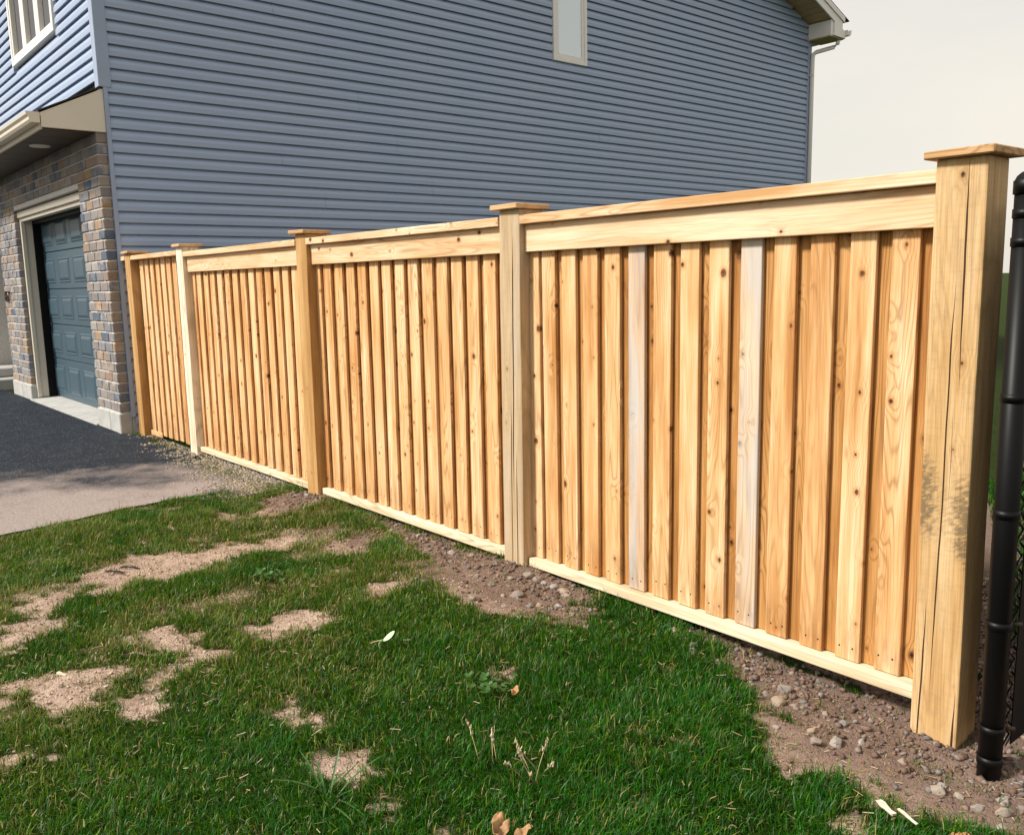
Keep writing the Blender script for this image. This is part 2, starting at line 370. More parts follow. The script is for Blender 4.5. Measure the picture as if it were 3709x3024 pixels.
# ================================================================== GROUND
BARE = [
[(4.13,-1.41),(3.93,-1.27),(3.94,-1.07),(4.04,-.82),(4.11,-.59),(4.15,-.31),(4.25,-.32),(4.34,-.52),(4.3,-.73),(4.34,-.89),(4.36,-1.03),(4.37,-1.21),(4.43,-1.33),(4.33,-1.41)],
[(4.29,-1.77),(4.21,-1.65),(4.2,-1.51),(4.15,-1.4),(4.25,-1.4),(4.43,-1.7),(4.4,-1.79)],
[(4.53,-1.82),(4.52,-1.71),(4.63,-1.64),(4.72,-1.65),(4.74,-1.76),(4.74,-1.86)],
[(5.13,-1.93),(5.12,-1.84),(5.15,-1.72),(5.18,-1.61),(5.29,-1.51),(5.35,-1.59),(5.33,-1.69),(5.4,-1.77),(5.44,-1.84),(5.37,-1.89),(5.19,-1.94)],
[(5.03,-1.43),(5.07,-1.35),(5.23,-1.24),(5.33,-1.27),(5.35,-1.36),(5.46,-1.5),(5.39,-1.46),(5.3,-1.36),(5.16,-1.45)],
[(5.21,-1.09),(5.15,-.98),(5.18,-.82),(5.23,-.72),(5.29,-.74),(5.36,-.87),(5.43,-1.03),(5.45,-1.14),(5.38,-1.15)],
[(5.61,-1.68),(5.54,-1.62),(5.59,-1.56),(5.69,-1.64),(5.67,-1.67)],
[(5.96,-1.31),(6.02,-1.26),(6.07,-1.27),(6.04,-1.33)],
[(6.29,-1.345),(6.33,-1.31),(6.42,-1.335),(6.35,-1.355)],
[(5.64,-2.02),(5.65,-1.97),(5.72,-1.95),(5.83,-1.99),(5.77,-2.04)],
[(3.28,-.16),(3.29,.03),(3.24,.26),(3.56,.29),(3.74,.12),(3.72,-.06),(3.81,-.34),(3.67,-.34)],
[(3.93,.16),(4.41,.13),(4.69,.15),(5.27,.17),(5.48,.19),(5.9,.09),(6.11,-.14),(5.95,-.21),(5.7,-.32),(5.5,-.34),(5.28,-.26),(5.11,-.2),(4.95,-.06),(4.64,-.02),(4.28,.06)],
[(5.1,-.5),(5.15,-.4),(5.27,-.46),(5.28,-.56)],
[(6.64,.1),(6.85,.07),(7.26,.06),(7.5,-.03),(7.61,-.05),(7.66,-.2),(7.58,-.23),(7.42,-.27),(7.29,-.31),(7.09,-.32),(6.89,-.16)],
[(4.4,-.28),(4.28,0),(4.51,.09),(4.59,-.08),(4.67,-.35),(4.62,-.4)],
[(3.0,.17),(6.0,.24),(6.5,.24),(8.4,.14),(8.4,.55),(3.0,.55)],
[(6.6,.03),(7.2,-.05),(7.8,-.14),(7.85,.2),(6.6,.2)],
]
def sdf(px, py, poly):
    """signed distance (negative inside), vectorised"""
    P = np.array(poly); n = len(P); d = np.full(px.shape, 1e9); ins = np.zeros(px.shape, bool)
    for i in range(n):
        ax, ay = P[i]; bx, by = P[(i+1) % n]; ex, ey = bx-ax, by-ay
        t = np.clip(((px-ax)*ex+(py-ay)*ey)/(ex*ex+ey*ey), 0, 1)
        d = np.minimum(d, np.hypot(px-ax-t*ex, py-ay-t*ey))
        c = ((ay > py) != (by > py)); ins ^= c & (px < (bx-ax)*(py-ay)/(by-ay+1e-12)+ax)
    return np.where(ins, -d, d)
_perm = rng.random((64, 64))
def vnoise(x, y):
    xi = np.floor(x).astype(int); yi = np.floor(y).astype(int); fx = x-xi; fy = y-yi
    fx = fx*fx*(3-2*fx); fy = fy*fy*(3-2*fy); g = lambda i, j: _perm[i % 64, j % 64]
    return (g(xi, yi)*(1-fx)+g(xi+1, yi)*fx)*(1-fy)+(g(xi, yi+1)*(1-fx)+g(xi+1, yi+1)*fx)*fy
def fbm(x, y): return .5*vnoise(x, y)+.27*vnoise(x*2.1+5, y*2.1+9)+.15*vnoise(x*4.3+1, y*4.3+3)+.08*vnoise(x*8.7, y*8.7)
def bareness(x, y):
    """1 on bare earth, 0 under closed turf"""
    d = np.full(x.shape, 1e9)
    for p in BARE: d = np.minimum(d, sdf(x, y, p))
    d = d+(fbm(x*8, y*8)-.5)*.26+(fbm(x*22, y*22)-.5)*.12
    b = np.clip(.50-d/.11, 0, 1)
    thin = np.clip((fbm(x*3.1+7, y*3.1+2)-.50)*4.5, 0, 1)*np.clip((6.4-x)/2.0, 0, 1)
    sprinkle = np.clip((fbm(x*6+3, y*6)-.66)*9, 0, 1)
    return np.maximum(b, np.maximum(thin*.62, sprinkle*.6))
def lawn_edge(y): return 2.95+.04*np.sin(y*3.1)+.10*np.clip((-y-1.0), 0, 1)
def ground_z(x, y):
    b = bareness(x, y)
    soil = (fbm(x*14, y*14)-.5)*.035*b+(fbm(x*4, y*4)-.5)*.03
    dip = -.085*np.clip((x-6.2)/1.2, 0, 1)*np.clip(1-(np.abs(y+.05)/1.1), 0, 1)
    ctr = np.clip((x-lawn_edge(y))/.25, 0, 1)*np.clip((y+6)/3, 0, 1)*np.clip((10.5-x)/1.5, 0, 1)*np.clip((2.5-y), 0, 1)
    mound = .03*np.exp(-((x-5.42)**2+(y-.12)**2)/.06)+.025*np.exp(-((x-3.5)**2+(y-.1)**2)/.05)
    return (soil+dip+mound)*ctr-.012
def graded(lo, hi, step, far):
    a = list(np.arange(lo, hi+1e-6, step)); s = step
    while a[-1] < far: s *= 1.55; a.append(a[-1]+s)
    s = step
    while a[0] > -far: s *= 1.55; a.insert(0, a[0]-s)
    return np.array(a)
gx = graded(2.6, 8.6, .025, 1500); gy = graded(-2.6, .9, .025, 1500)
X, Y = np.meshgrid(gx, gy); Z = ground_z(X, Y)
nx, ny = len(gx), len(gy)
verts = np.stack([X.ravel(), Y.ravel(), Z.ravel()], 1)
idx = np.arange(nx*ny).reshape(ny, nx)
quads = np.stack([idx[:-1, :-1].ravel(), idx[:-1, 1:].ravel(), idx[1:, 1:].ravel(), idx[1:, :-1].ravel()], 1)
def np_mesh(name, verts, faces, mat, smooth=False, attrs=None):
    k = faces.shape[1]; me = bpy.data.meshes.new(name)
    me.vertices.add(len(verts)); me.vertices.foreach_set('co', verts.astype(np.float32).ravel())
    me.loops.add(faces.size); me.loops.foreach_set('vertex_index', faces.astype(np.int32).ravel())
    me.polygons.add(len(faces)); me.polygons.foreach_set('loop_start', np.arange(0, faces.size, k, dtype=np.int32))
    if smooth: me.polygons.foreach_set('use_smooth', np.ones(len(faces), bool))
    me.update(calc_edges=True); me.materials.append(mat)
    for nm, (typ, val) in (attrs or {}).items():
        at = me.attributes.new(nm, typ, 'POINT'); at.data.foreach_set('value' if typ == 'FLOAT' else 'color', val.astype(np.float32).ravel())
    return me
inside = (X > 2.5) & (X < 9.5) & (Y > -4) & (Y < .6)
bv = np.where(inside, bareness(X, Y), np.where((Y > .5) & (Y < 3) & (X > 0), .85, .25))
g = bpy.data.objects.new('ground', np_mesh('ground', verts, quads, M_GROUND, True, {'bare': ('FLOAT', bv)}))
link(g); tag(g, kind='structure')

# driveway sheet: ragged edge along the lawn and the fence
ys = np.linspace(-9, .10, 180)
def drive_edge(y):
    e = lawn_edge(np.array(y))+.05*(fbm(np.array(y)*7, np.array(y)*0+3)-.5)
    return e
pts = [(-9.5, -9), *[(float(drive_edge(y)), float(y)) for y in ys if y < -.12]]
for t in np.linspace(0, 1, 26): pts.append((2.92-t*2.86+.0, -.10+.17*t**.4+.05*(float(fbm(np.array(t*16), np.array(2.)))-.5)))
pts += [(.02, -.02), (-.68, -.02), (-.70, .02), (-3.5, .02), (-4.45, -.02), (-5.1, -.02), (-5.1, -1.5), (-9.5, -1.5)]
bm = bmesh.new(); vs = [bm.verts.new((x, y, -.001)) for x, y in pts]; bm.faces.new(vs)
bmesh.ops.triangulate(bm, faces=bm.faces); bmesh.ops.recalc_face_normals(bm, faces=bm.faces)
for fc in bm.faces:
    if fc.normal.z < 0: fc.normal_flip()
dr = bm_obj('driveway', bm, M_ASPH); tag(dr, kind='structure')

# ================================================================== HOUSE
house = empty('house', (0, 0, 0), 'two storey house with blue grey siding, brick garage front and cream trim', 'house')
D = .1016; Z_SIDE0 = .115         # bottom of lowest siding course; a butt line falls on z = 3.7244-k*D
RIDGE_Y = 5.6
def rake_z(y): return 5.40+.377*(min(11.37-y, y+.17))
side_wall = box('side_wall', -.20, -.020, .10, 11.36, .14, 5.36, M_SHEATH, house, bev=0)
# gable triangle behind the upper siding
prism('gable_wall', [(.0, 5.36), (11.36, 5.36), (5.68, 7.50)], 'x', -.20, -.020, M_SHEATH, house)
def siding_profile():
    # Dutch-lap course: (out, up) ; butt at the bottom, cove at the top
    return [(-.018, .010), (.0210, .0), (.0230, .003), (.0220, .043), (.0195, .052), (.0130, .066), (.0055, .080), (-.0020, .093), (-.0060, .112), (-.018, .112)]
PROF = siding_profile()
zb = 3.7244-36*D                    # first butt line above the foundation
k = 0
while True:
    z = zb+k*D
    if z > 7.3: break
    y0, y1 = (.125, 11.30)
    if z < 3.05: y0 = .124
    else: y0 = .158
    if z+.06 > 5.36:
        lim = (z+.06-5.40)/.377; y1 = min(y1, 11.37-lim); y0 = max(y0, lim-.17)
    if y1-y0 < .3: break
    spans = [(y0, y1)]
    if 4.028-.06 < z < 5.30: spans = [(y0, 5.480), (6.085, y1)]
    cut = 1.3+((k//2)*1.37) % 3.2; pieces = []
    for (a_, b_) in spans:
        cs = [q for q in (cut, cut+3.66, cut+7.32, cut+10.98) if a_+.3 < q < b_-.3]
        for q0, q1 in zip([a_]+cs, cs+[b_]): pieces.append((round(q0+(.0012 if q0 != a_ else 0), 3), round(q1-(.0012 if q1 != b_ else 0), 3)))
    for (y0, y1) in pieces:
        key = ('sid', round(y0, 3), round(y1, 3))
        if key not in cache:
            o = prism('siding_board', [(p, q+z) for p, q in PROF], 'y', y0, y1, M_SIDE, side_wall); cache[key] = o.data
        else:
            cx = sum(p for p, _ in PROF)/len(PROF); cz = sum(q for _, q in PROF)/len(PROF)
            o = link(bpy.data.objects.new('siding_board', cache[key]), side_wall, (cx, (y0+y1)/2, cz+z))
        o.location.x += rnd.uniform(-.0012, .0008); o.rotation_euler = (R(rnd.uniform(-.012, .012)), 0, 0)
    k += 1
# corner trims
box('corner_trim', -.004, .028, .090, .126, .14, 3.048, M_TRIM, house, bev=.002)
box('corner_trim', -.075, .030, .052, .160, 3.048, 5.40, M_TRIM, house, bev=.003)
box('back_corner_trim', -.06, .028, 11.30, 11.40, .14, 5.20, M_TRIM, house, bev=.003)
box('foundation', -.15, .004, .10, 11.36, -.25, .139, M_CONC, house, bev=.004)

# front upper wall with siding
fw = box('upper_front_wall', -7.6, -.02, .103, .25, 2.6, 5.40, M_SHEATH, house, bev=0)
zf = 3.7244-6*D; k = 0
FWIN = (-3.00, -1.21, 3.775, 5.05)
def front_course(x0, x1, z):
    key = ('fsid', round(x0, 3), round(x1, 3))
    if key not in cache:
        o = prism('siding_board', [(.083-p, q+z) for p, q in PROF], 'x', x0, x1, M_SIDE, fw); cache[key] = o.data
    else:
        cy = sum(.083-p for p, _ in PROF)/len(PROF); cz = sum(q for _, q in PROF)/len(PROF)
        link(bpy.data.objects.new('siding_board', cache[key]), fw, ((x0+x1)/2, cy, cz+z))
while zf+k*D < 5.3:
    z = zf+k*D
    if FWIN[2]-.02 < z+.05 < FWIN[3]: front_course(-7.6, FWIN[0]-.02, z); front_course(FWIN[1]+.02, -.075, z)
    else: front_course(-7.6, -.075, z)
    k += 1
# three-light window of the upper front wall
def window(parent, plane, a0, a1, z0, z1, lites, fr, mul, out, rec, glass, name='window'):
    """plane 'y': faces -y at y=out ; plane 'x': faces +x at x=out"""
    def bx(nm, A0, A1, d0, d1, Z0, Z1, m, par, bev=.003):
        return box(nm, A0, A1, d0, d1, Z0, Z1, m, par, bev) if plane == 'y' else box(nm, -d1, -d0, A0, A1, Z0, Z1, m, par, bev)
    wn = bx(name, a0+fr*.5, a1-fr*.5, out+rec+.012, out+rec+.030, z0+fr*.5, z1-fr*.5, M_SHEATH, parent, 0)
    bx('frame', a0, a0+fr, out, out+rec+.03, z0, z1, M_WHITEP, wn); bx('frame', a1-fr, a1, out, out+rec+.03, z0, z1, M_WHITEP, wn)
    bx('frame', a0+fr+.001, a1-fr-.001, out, out+rec+.03, z1-fr, z1, M_WHITEP, wn); bx('sill', a0+fr+.001, a1-fr-.001, out, out+rec+.03, z0, z0+fr, M_WHITEP, wn)
    wd = (a1-a0-2*fr-(lites-1)*mul)/lites
    for i in range(lites):
        l0 = a0+fr+i*(wd+mul)
        if i: bx('mullion', l0-mul, l0, out+.006, out+rec+.02, z0+fr, z1-fr, M_WHITEP, wn)
        s = .045; d0 = out+rec*(.45 if lites == 1 else .12)
        bx('sash', l0+.001, l0+s, d0, out+rec+.008, z0+fr+.001, z1-fr-.001, M_WHITEP, wn); bx('sash', l0+wd-s, l0+wd-.001, d0, out+rec+.008, z0+fr+.001, z1-fr-.001, M_WHITEP, wn)
        bx('sash', l0+s+.001, l0+wd-s-.001, d0, out+rec+.008, z0+fr+.001, z0+fr+s, M_WHITEP, wn); bx('sash', l0+s+.001, l0+wd-s-.001, d0, out+rec+.008, z1-fr-s, z1-fr-.001, M_WHITEP, wn)
        bx('pane', l0+s, l0+wd-s, out+rec, out+rec+.006, z0+fr+s, z1-fr-s, glass, wn, 0)
    return wn
window(house, 'y', FWIN[0], FWIN[1], FWIN[2], FWIN[3], 3, .055, .07, .045, .072, M_GLASSD)
window(house, 'x', 5.485, 6.08, 4.028, 5.30, 1, .05, .05, -.032, .018, M_GLASS)

# brick: right pier, lintel band, left pier; each brick its own mesh
COURSE = .0918; BL = .205; J = .011; BT = .09
def brick_cell(par, x0, x1, y0, y1, z0):
    jx = rnd.uniform(-.0015, .0015)
    w_ = x1-x0; key = ('br', round(w_, 3), round(y1-y0, 3), rnd.randrange(3))
    if key not in cache:
        bm = bmesh.new(); bmesh.ops.create_cube(bm, size=1); bmesh.ops.scale(bm, vec=(w_, y1-y0, COURSE-J), verts=bm.verts)
        bmesh.ops.bevel(bm, geom=bm.edges[:], offset=.006, segments=1, affect='EDGES')
        for v in bm.verts: v.co += Vector((rnd.uniform(-1, 1)*.002, rnd.uniform(-1, 1)*.0025, rnd.uniform(-1, 1)*.0018))
        me = bpy.data.meshes.new('brick'); bm.to_mesh(me); bm.free(); me.materials.append(M_BRICK); cache[key] = me
    o = link(bpy.data.objects.new('brick', cache[key]), par, ((x0+x1)/2+jx, (y0+y1)/2+rnd.uniform(-.003, .002), z0+(COURSE-J)/2))
    o.rotation_euler = (0, 0, rnd.uniform(-.006, .006))
ZB0, NC = .19, 27
ZDOOR = 2.235
pier_r = box('brick_pier', -.683, -.012, .010, .115, .10, 2.665, M_MORTAR, house, bev=0)
pier_l = box('brick_pier', -4.44, -3.50, .010, .28, .10, 2.665, M_MORTAR, house, bev=0)
band = box('brick_lintel', -3.499, -.684, .010, .115, ZDOOR+.012, 2.665, M_MORTAR, house, bev=0)
def course_cells(x0, x1, shift):
    xs = [x0]; x = x0+BL*shift
    while x < x1-.05:
        if x-x0 > .05: xs.append(x)
        x += BL+J
    xs.append(x1); return [(a+(J/2 if i else 0), b-(J/2 if i < len(xs)-2 else 0)) for i, (a, b) in enumerate(zip(xs, xs[1:]))]
for c in range(NC):
    z = ZB0+c*COURSE
    if z+COURSE-J > 2.668: break
    sh = (1.0, .55)[c % 2]
    over = z > ZDOOR-.01
    cells = course_cells(-4.462, 0.0, sh*rnd.uniform(.9, 1.0))
    if not over:
        for a, b in course_cells(-.694, .0, sh): brick_cell(pier_r, a, b, 0, BT, z)
        for a, b in course_cells(-4.462, -3.49, sh*.8): brick_cell(pier_l, a, b, 0, BT, z)
    else:
        for a, b in cells: brick_cell(band if -3.5 < (a+b)/2 < -.69 else (pier_r if a > -1 else pier_l), a, b, 0, BT, z)
# concrete toes under the piers
for x0, x1 in ((-.69, -.30), (-.296, .004)): box('pier_base_block', x0, x1, -.012, .10, -.12, .178, M_CONC, house, bev=.008)
for x0, x1 in ((-4.46, -3.92), (-3.916, -3.47)): box('pier_base_block', x0, x1, -.012, .20, -.12, .178, M_CONC, house, bev=.008)
# garage door with raised panels
gd = box('garage_door', -3.49, -.66, .292, .33, .02, 2.20, M_DOORP, house, bev=0)
zs = [.030, .500, .912, 1.325, 1.757, 2.19]
for i in range(5):
    z0, z1 = zs[i]+.004, zs[i+1]-.004
    sec = box('door_section', -3.49, -.66, .272, .291, z0, z1, M_DOORP, gd, bev=.005)
    for j in range(4):
        xc = -3.205+j*.63; pz0, pz1 = z0+.065, z1-.075
        # frame moulding then raised field
        prism_pts = None
        bm = bmesh.new()
        def ring(hw, hz0, hz1, y): return [bm.verts.new((xx, y, zz)) for xx, zz in ((-hw, hz0), (hw, hz0), (hw, hz1), (-hw, hz1))]
        h = (pz1-pz0)/2
        r0 = ring(.228, -h-.0, h, .0); r1 = ring(.214, -h+.014, h-.014, -.007); r1b = ring(.204, -h+.024, h-.024, -.001); r2_ = ring(.172, -h+.056, h-.056, -.012)
        for A, B in ((r0, r1), (r1, r1b), (r1b, r2_)):
            for q in range(4): bm.faces.new((A[q], A[(q+1) % 4], B[(q+1) % 4], B[q]))
        bm.faces.new(r2_); bm.faces.new(r0[::-1]); bmesh.ops.recalc_face_normals(bm, faces=bm.faces)
        bm_obj('raised_panel', bm, M_DOORP, sec, (xc, .2715, (pz0+pz1)/2))
box('reveal_shade', -3.497, -3.435, .182, .271, .03, 2.16, M_BLACK, house, bev=.002)  # black strips stand in for the deep shade inside the door reveal
box('reveal_shade', -3.434, -.70, .182, .271, 2.09, 2.16, M_BLACK, house, bev=.002)
# casing: stepped cream aluminium round the opening
for (x0, x1) in ((-3.498, -3.43), (-.752, -.685)):
    box('door_casing', x0, x1, .055, .10, .03, 2.20, M_CREAM, house, bev=.004)
    s = 1 if x0 < -2 else -1
    xa, xb = (x0, x0+.050) if s > 0 else (x1-.050, x1)
    box('door_jamb', xa, xb, .101, .181, .03, 2.134, M_CREAM, house, bev=.002)
box('door_head_casing', -3.498, -.685, .035, .10, 2.160, ZDOOR, M_CREAM, house, bev=.006)
box('door_head_casing', -3.429, -.753, .060, .105, 2.118, 2.159, M_CREAM, house, bev=.004)
box('door_head', -3.429, -.753, .106, .181, 2.135, 2.20, M_CREAM, house, bev=.002)
box('lintel_flashing', -3.51, -.675, .0, .05, ZDOOR, ZDOOR+.012, M_IRON, house, bev=.001)
# sloping concrete sill of the garage
prism('garage_sill', [(-.03, -.10), (-.03, .012), (.30, .030), (.30, -.10)], 'x', -3.47, -.70, M_CONC, house)
# pent roof over the garage: side cheek, soffit, fascia, gutter, shingles
prism('roof_cheek', [(-.425, 2.668), (.088, 2.668), (.088, 3.035), (-.425, 2.785)], 'x', -.022, .012, M_CREAM, house)
box('soffit', -7.6, -.023, -.41, .082, 2.672, 2.690, M_SHADE_SOFFIT, house, bev=0)
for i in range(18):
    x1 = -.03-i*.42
    box('soffit_panel', x1-.412, x1, -.402, .0, 2.660, 2.671, M_SHADE_SOFFIT, house, bev=.002)
box('roof_fascia', -7.6, -.0225, -.432, -.411, 2.655, 2.785, M_CREAM, house, bev=.003)
prism('gutter', [(-.433, 2.700), (-.50, 2.700), (-.515, 2.720), (-.518, 2.742), (-.535, 2.762), (-.54, 2.783), (-.532, 2.783), (-.527, 2.764), (-.510, 2.745), (-.507, 2.724), (-.496, 2.706), (-.439, 2.706), (-.439, 2.775), (-.433, 2.775)], 'x', -7.6, .008, M_CREAM, house)
prism('gutter_end_cap', [(-.433, 2.699), (-.50, 2.699), (-.516, 2.720), (-.519, 2.742), (-.536, 2.762), (-.541, 2.785), (-.433, 2.785)], 'x', .0085, .0115, M_CREAM, house)
prism('garage_roof', [(-.445, 2.790), (.082, 3.044), (.082, 3.056), (-.445, 2.802)], 'x', -7.6, .020, M_SHING, house)
# recessed soffit lamp (unlit)
bm = bmesh.new()
prev = None
for rr, zz in ((.0, -.004), (.060, -.004), (.068, -.010), (.088, -.008), (.092, 0)):
    if rr == 0: continue
    ringv = [bm.verts.new((rr*math.cos(2*math.pi*q/32), rr*math.sin(2*math.pi*q/32), zz)) for q in range(32)]
    if prev is None: bm.faces.new(ringv)
    else:
        for q in range(32): bm.faces.new((prev[q], prev[(q+1) % 32], ringv[(q+1) % 32], ringv[q]))
    prev = ringv
bmesh.ops.recalc_face_normals(bm, faces=bm.faces)
bm_obj('soffit_lamp', bm, M_WHITEP, house, (-1.02, -.215, 2.6595), smooth=True)

# main roof over the gable: rake soffit, fascia, cornice return, gutter, downspout
OV = .42
def slope_box(name, y0, y1, off0, off1, x0, x1, mat, par=house):
    """slab following the back slope; off measured up from the rake line"""
    za, zb_ = rake_z(y0), rake_z(y1)
    return prism_x(name, [(y0, za+off0), (y1, zb_+off0), (y1, zb_+off1), (y0, za+off1)], x0, x1, mat, par)
def prism_x(name, prof, x0, x1, mat, par): return prism(name, prof, 'x', x0, x1, mat, par)
yy = 11.37
i = 0
while yy > 5.62:                    # soffit boards under the rake, one by one
    y1_ = yy; y0_ = yy-.128
    slope_box('soffit_panel', y0_+.006, y1_, -.012, .0, .004, OV-.004, M_SOFFIT); yy -= .132
slope_box('rake_soffit', 5.62, 11.37, .003, .012, .0, OV, M_SOFFIT)
slope_box('rake_fascia', 5.60, 11.62, -.030, .165, OV, OV+.022, M_WHITEP)
slope_box('rake_trim', 5.60, 11.66, .100, .185, OV+.0225, OV+.040, M_WHITEP)
prism_x('roof', [(5.6, rake_z(5.6)+.19), (11.80, rake_z(11.37)-.43*.377+.19), (11.80, rake_z(11.37)-.43*.377+.205), (5.6, rake_z(5.6)+.205)], -8, OV+.034, M_SHING, house)
prism_x('roof', [(5.6, rake_z(5.6)+.19), (-.6, rake_z(5.6)+.19-.377*6.2), (-.6, rake_z(5.6)+.205-.377*6.2), (5.6, rake_z(5.6)+.205)], -8, OV+.034, M_SHING, house)
# boxed cornice return at the back corner
box('cornice_return', .006, OV, 11.30, 11.372, 5.155, 5.392, M_WHITEP, house, bev=.004)
prism_x('cornice_side', [(11.373, 5.155), (11.70, 5.155), (11.70, 5.262), (11.373, 5.385)], OV-.02, OV+.0225, M_WHITEP, house)
box('cornice_soffit', .006, OV-.001, 11.29, 11.70, 5.135, 5.154, M_SOFFIT, house, bev=.003)
box('eave_fascia', -8, OV+.02, 11.701, 11.722, 5.15, 5.27, M_WHITEP, house, bev=.003)
prism_x('gutter', [(11.723, 5.20), (11.80, 5.20), (11.83, 5.23), (11.84, 5.295), (11.83, 5.295), (11.80, 5.24), (11.79, 5.21), (11.729, 5.21), (11.729, 5.285), (11.723, 5.285)], -8, OV+.06, M_WHITEP, house)
ds = tube('downspout', [(.36, 11.66, 5.16), (.36, 11.62, 5.08), (.33, 11.56, 5.02), (.10, 11.41, 4.965), (.065, 11.38, 4.93), (.06, 11.375, 4.85), (.06, 11.375, .1)], .034, M_WHITEP, house, n=10)
for z in (4.6, 2.6, .8): box('downspout_strap', .02, .10, 11.335, 11.345, z-.012, z+.012, M_WHITEP, house, bev=.001)
# far walls so that the house stays a solid body
box('back_wall', -7.8, -.205, 11.16, 11.36, -.2, 5.36, M_SIDE, house, bev=0)
box('left_wall', -7.8, -7.61, .3, 11.15, -.2, 5.36, M_SIDE, house, bev=0)
# porch at the left: dark brick return wall and slab
pw = box('porch_wall', -6.55, -6.245, -.25, 1.6, -.1, 2.66, M_MORTAR, house, bev=0)
bm = bmesh.new()
for c in range(27):
    for q in range(8):
        y0 = -.25+q*.216+(.1 if c % 2 else 0)
        bmesh.ops.create_cube(bm, size=1, matrix=Matrix.Translation((-6.29+.38, y0-.6+.1, .14+c*COURSE-1.3))@Matrix.Diagonal((.10, BL, COURSE-J, 1)))
pb = bm_obj('brickwork', bm, M_BRICK, pw, (-6.67+.36, .6, 1.3)); tag(pb, kind='stuff')
box('porch_back_wall', -6.24, -4.44, 1.45, 1.6, -.1, 2.66, M_MORTAR, house, bev=0)
box('porch_slab', -6.24, -5.1, -.8, 1.44, -.1, .135, M_CONC, house, bev=.012)
box('porch_step', -6.24, -5.45, -.55, 1.44, .136, .26, M_CONC, house, bev=.012)
# house number on the left pier
cu = bpy.data.curves.new('n', 'FONT'); cu.body = '657'; cu.size = .19; cu.extrude = .006; cu.align_x = 'CENTER'; cu.space_character = 1.05
to = bpy.data.objects.new('n', cu); col.objects.link(to); dg = bpy.context.evaluated_depsgraph_get()
me = bpy.data.meshes.new_from_object(to.evaluated_get(dg)); bpy.data.objects.remove(to); me.materials.clear(); me.materials.append(M_IRON)
no = bpy.data.objects.new('house_number', me); link(no, house, (-4.22, -.018, 1.185)); no.rotation_euler = (R(90), 0, 0); no.scale = (.95, 1, 1)

# ================================================================== WOODEN FENCE
YF = .11; PW = .137
fence = empty('wooden_fence', (4.4, .18, 0), 'new cedar board fence with square capped posts running from the siding wall', 'fence')
gate = empty('wooden_gate', (.8, .18, 0), 'narrow wooden gate of upright boards beside the brick garage corner', 'gate')
POSTS = {'E': (.145, M_POST, 1.612, .0), 'D': (1.400, M_WHITE, 1.618, .0), 'C': (3.40, M_POST, 1.608, -.012), 'B': (5.335, M_POSTB, 1.606, -.008), 'A': (7.232, M_POSTA, 1.604, .004)}
for kx, (x, m, top, lean) in POSTS.items():
    p = box('post', x, x+PW, YF, YF+PW, -.30, top, m, fence, bev=.006, seg=2)
    bmv = bmesh.new(); bmv.from_mesh(p.data)          # hand-sawn look: subdivide and wobble
    bmesh.ops.subdivide_edges(bmv, edges=[e for e in bmv.edges if e.calc_length() > 1], cuts=14)
    for v in bmv.verts:
        n_ = mnoise.noise(Vector((x*9+v.co.x*4, v.co.y*4, v.co.z*1.6))); v.co.x += n_*.0045; v.co.y += mnoise.noise(Vector((v.co.z*1.7, x*5, v.co.x*3)))*.0035
    me = bpy.data.meshes.new('post'); bmv.to_mesh(me); bmv.free(); me.materials.append(m); p.data = me
    p.rotation_euler = (0, -lean, 0)
    cx = x+PW/2+lean*.8
    c_ = box('post_cap', cx-.094, cx+.094, YF+PW/2-.094, YF+PW/2+.094, top, top+.022, M_CAP, p, bev=.003, tilt=(R(rnd.uniform(-.6, .6)), R(rnd.uniform(-.8, .5)), R(rnd.uniform(-2.5, 2.5))))
def picket(x0, wd, z0, z1, y0, par, mat, th=.018, lean=.0):
    key = ('pk', round(wd, 3), round(z1-z0, 2), mat.name)
    if key not in cache:
        bm = bmesh.new(); bmesh.ops.create_cube(bm, size=1); bmesh.ops.scale(bm, vec=(wd, th, round(z1-z0, 2)), verts=bm.verts)
        ed = [e for e in bm.edges if e.calc_length() > .5]
        bmesh.ops.bevel(bm, geom=ed, offset=.0042, segments=2, affect='EDGES', profile=.5)
        me = bpy.data.meshes.new('picket'); bm.to_mesh(me); bm.free(); me.materials.append(mat); cache[key] = me
    o = link(bpy.data.objects.new('picket', cache[key]), par, (x0+wd/2, y0+th/2, (z0+z1)/2)); o.rotation_euler = (R(rnd.uniform(-.08, .08)), R(rnd.uniform(-.10, .10))-lean, R(rnd.uniform(-.9, .9)))
    return o
BAYS = [
 ('D', 'C', [1.510,1.634,1.765,1.896,2.030,2.166,2.300,2.436,2.568,2.698,2.828,2.958,3.087,3.214], -.010),
 ('C', 'B', [3.505,3.628,3.765,3.897,4.022,4.149,4.273,4.400,4.527,4.653,4.779,4.899,5.022,5.150], -.008),
 ('B', 'A', [5.452,5.553,5.676,5.798,5.920,6.048,6.174,6.302,6.430,6.560,6.689,6.822,6.955,7.086], 0.0)]
FB, BB = YF+.058, YF+.0775
GREYS = {(2, 5), (2, 9)}
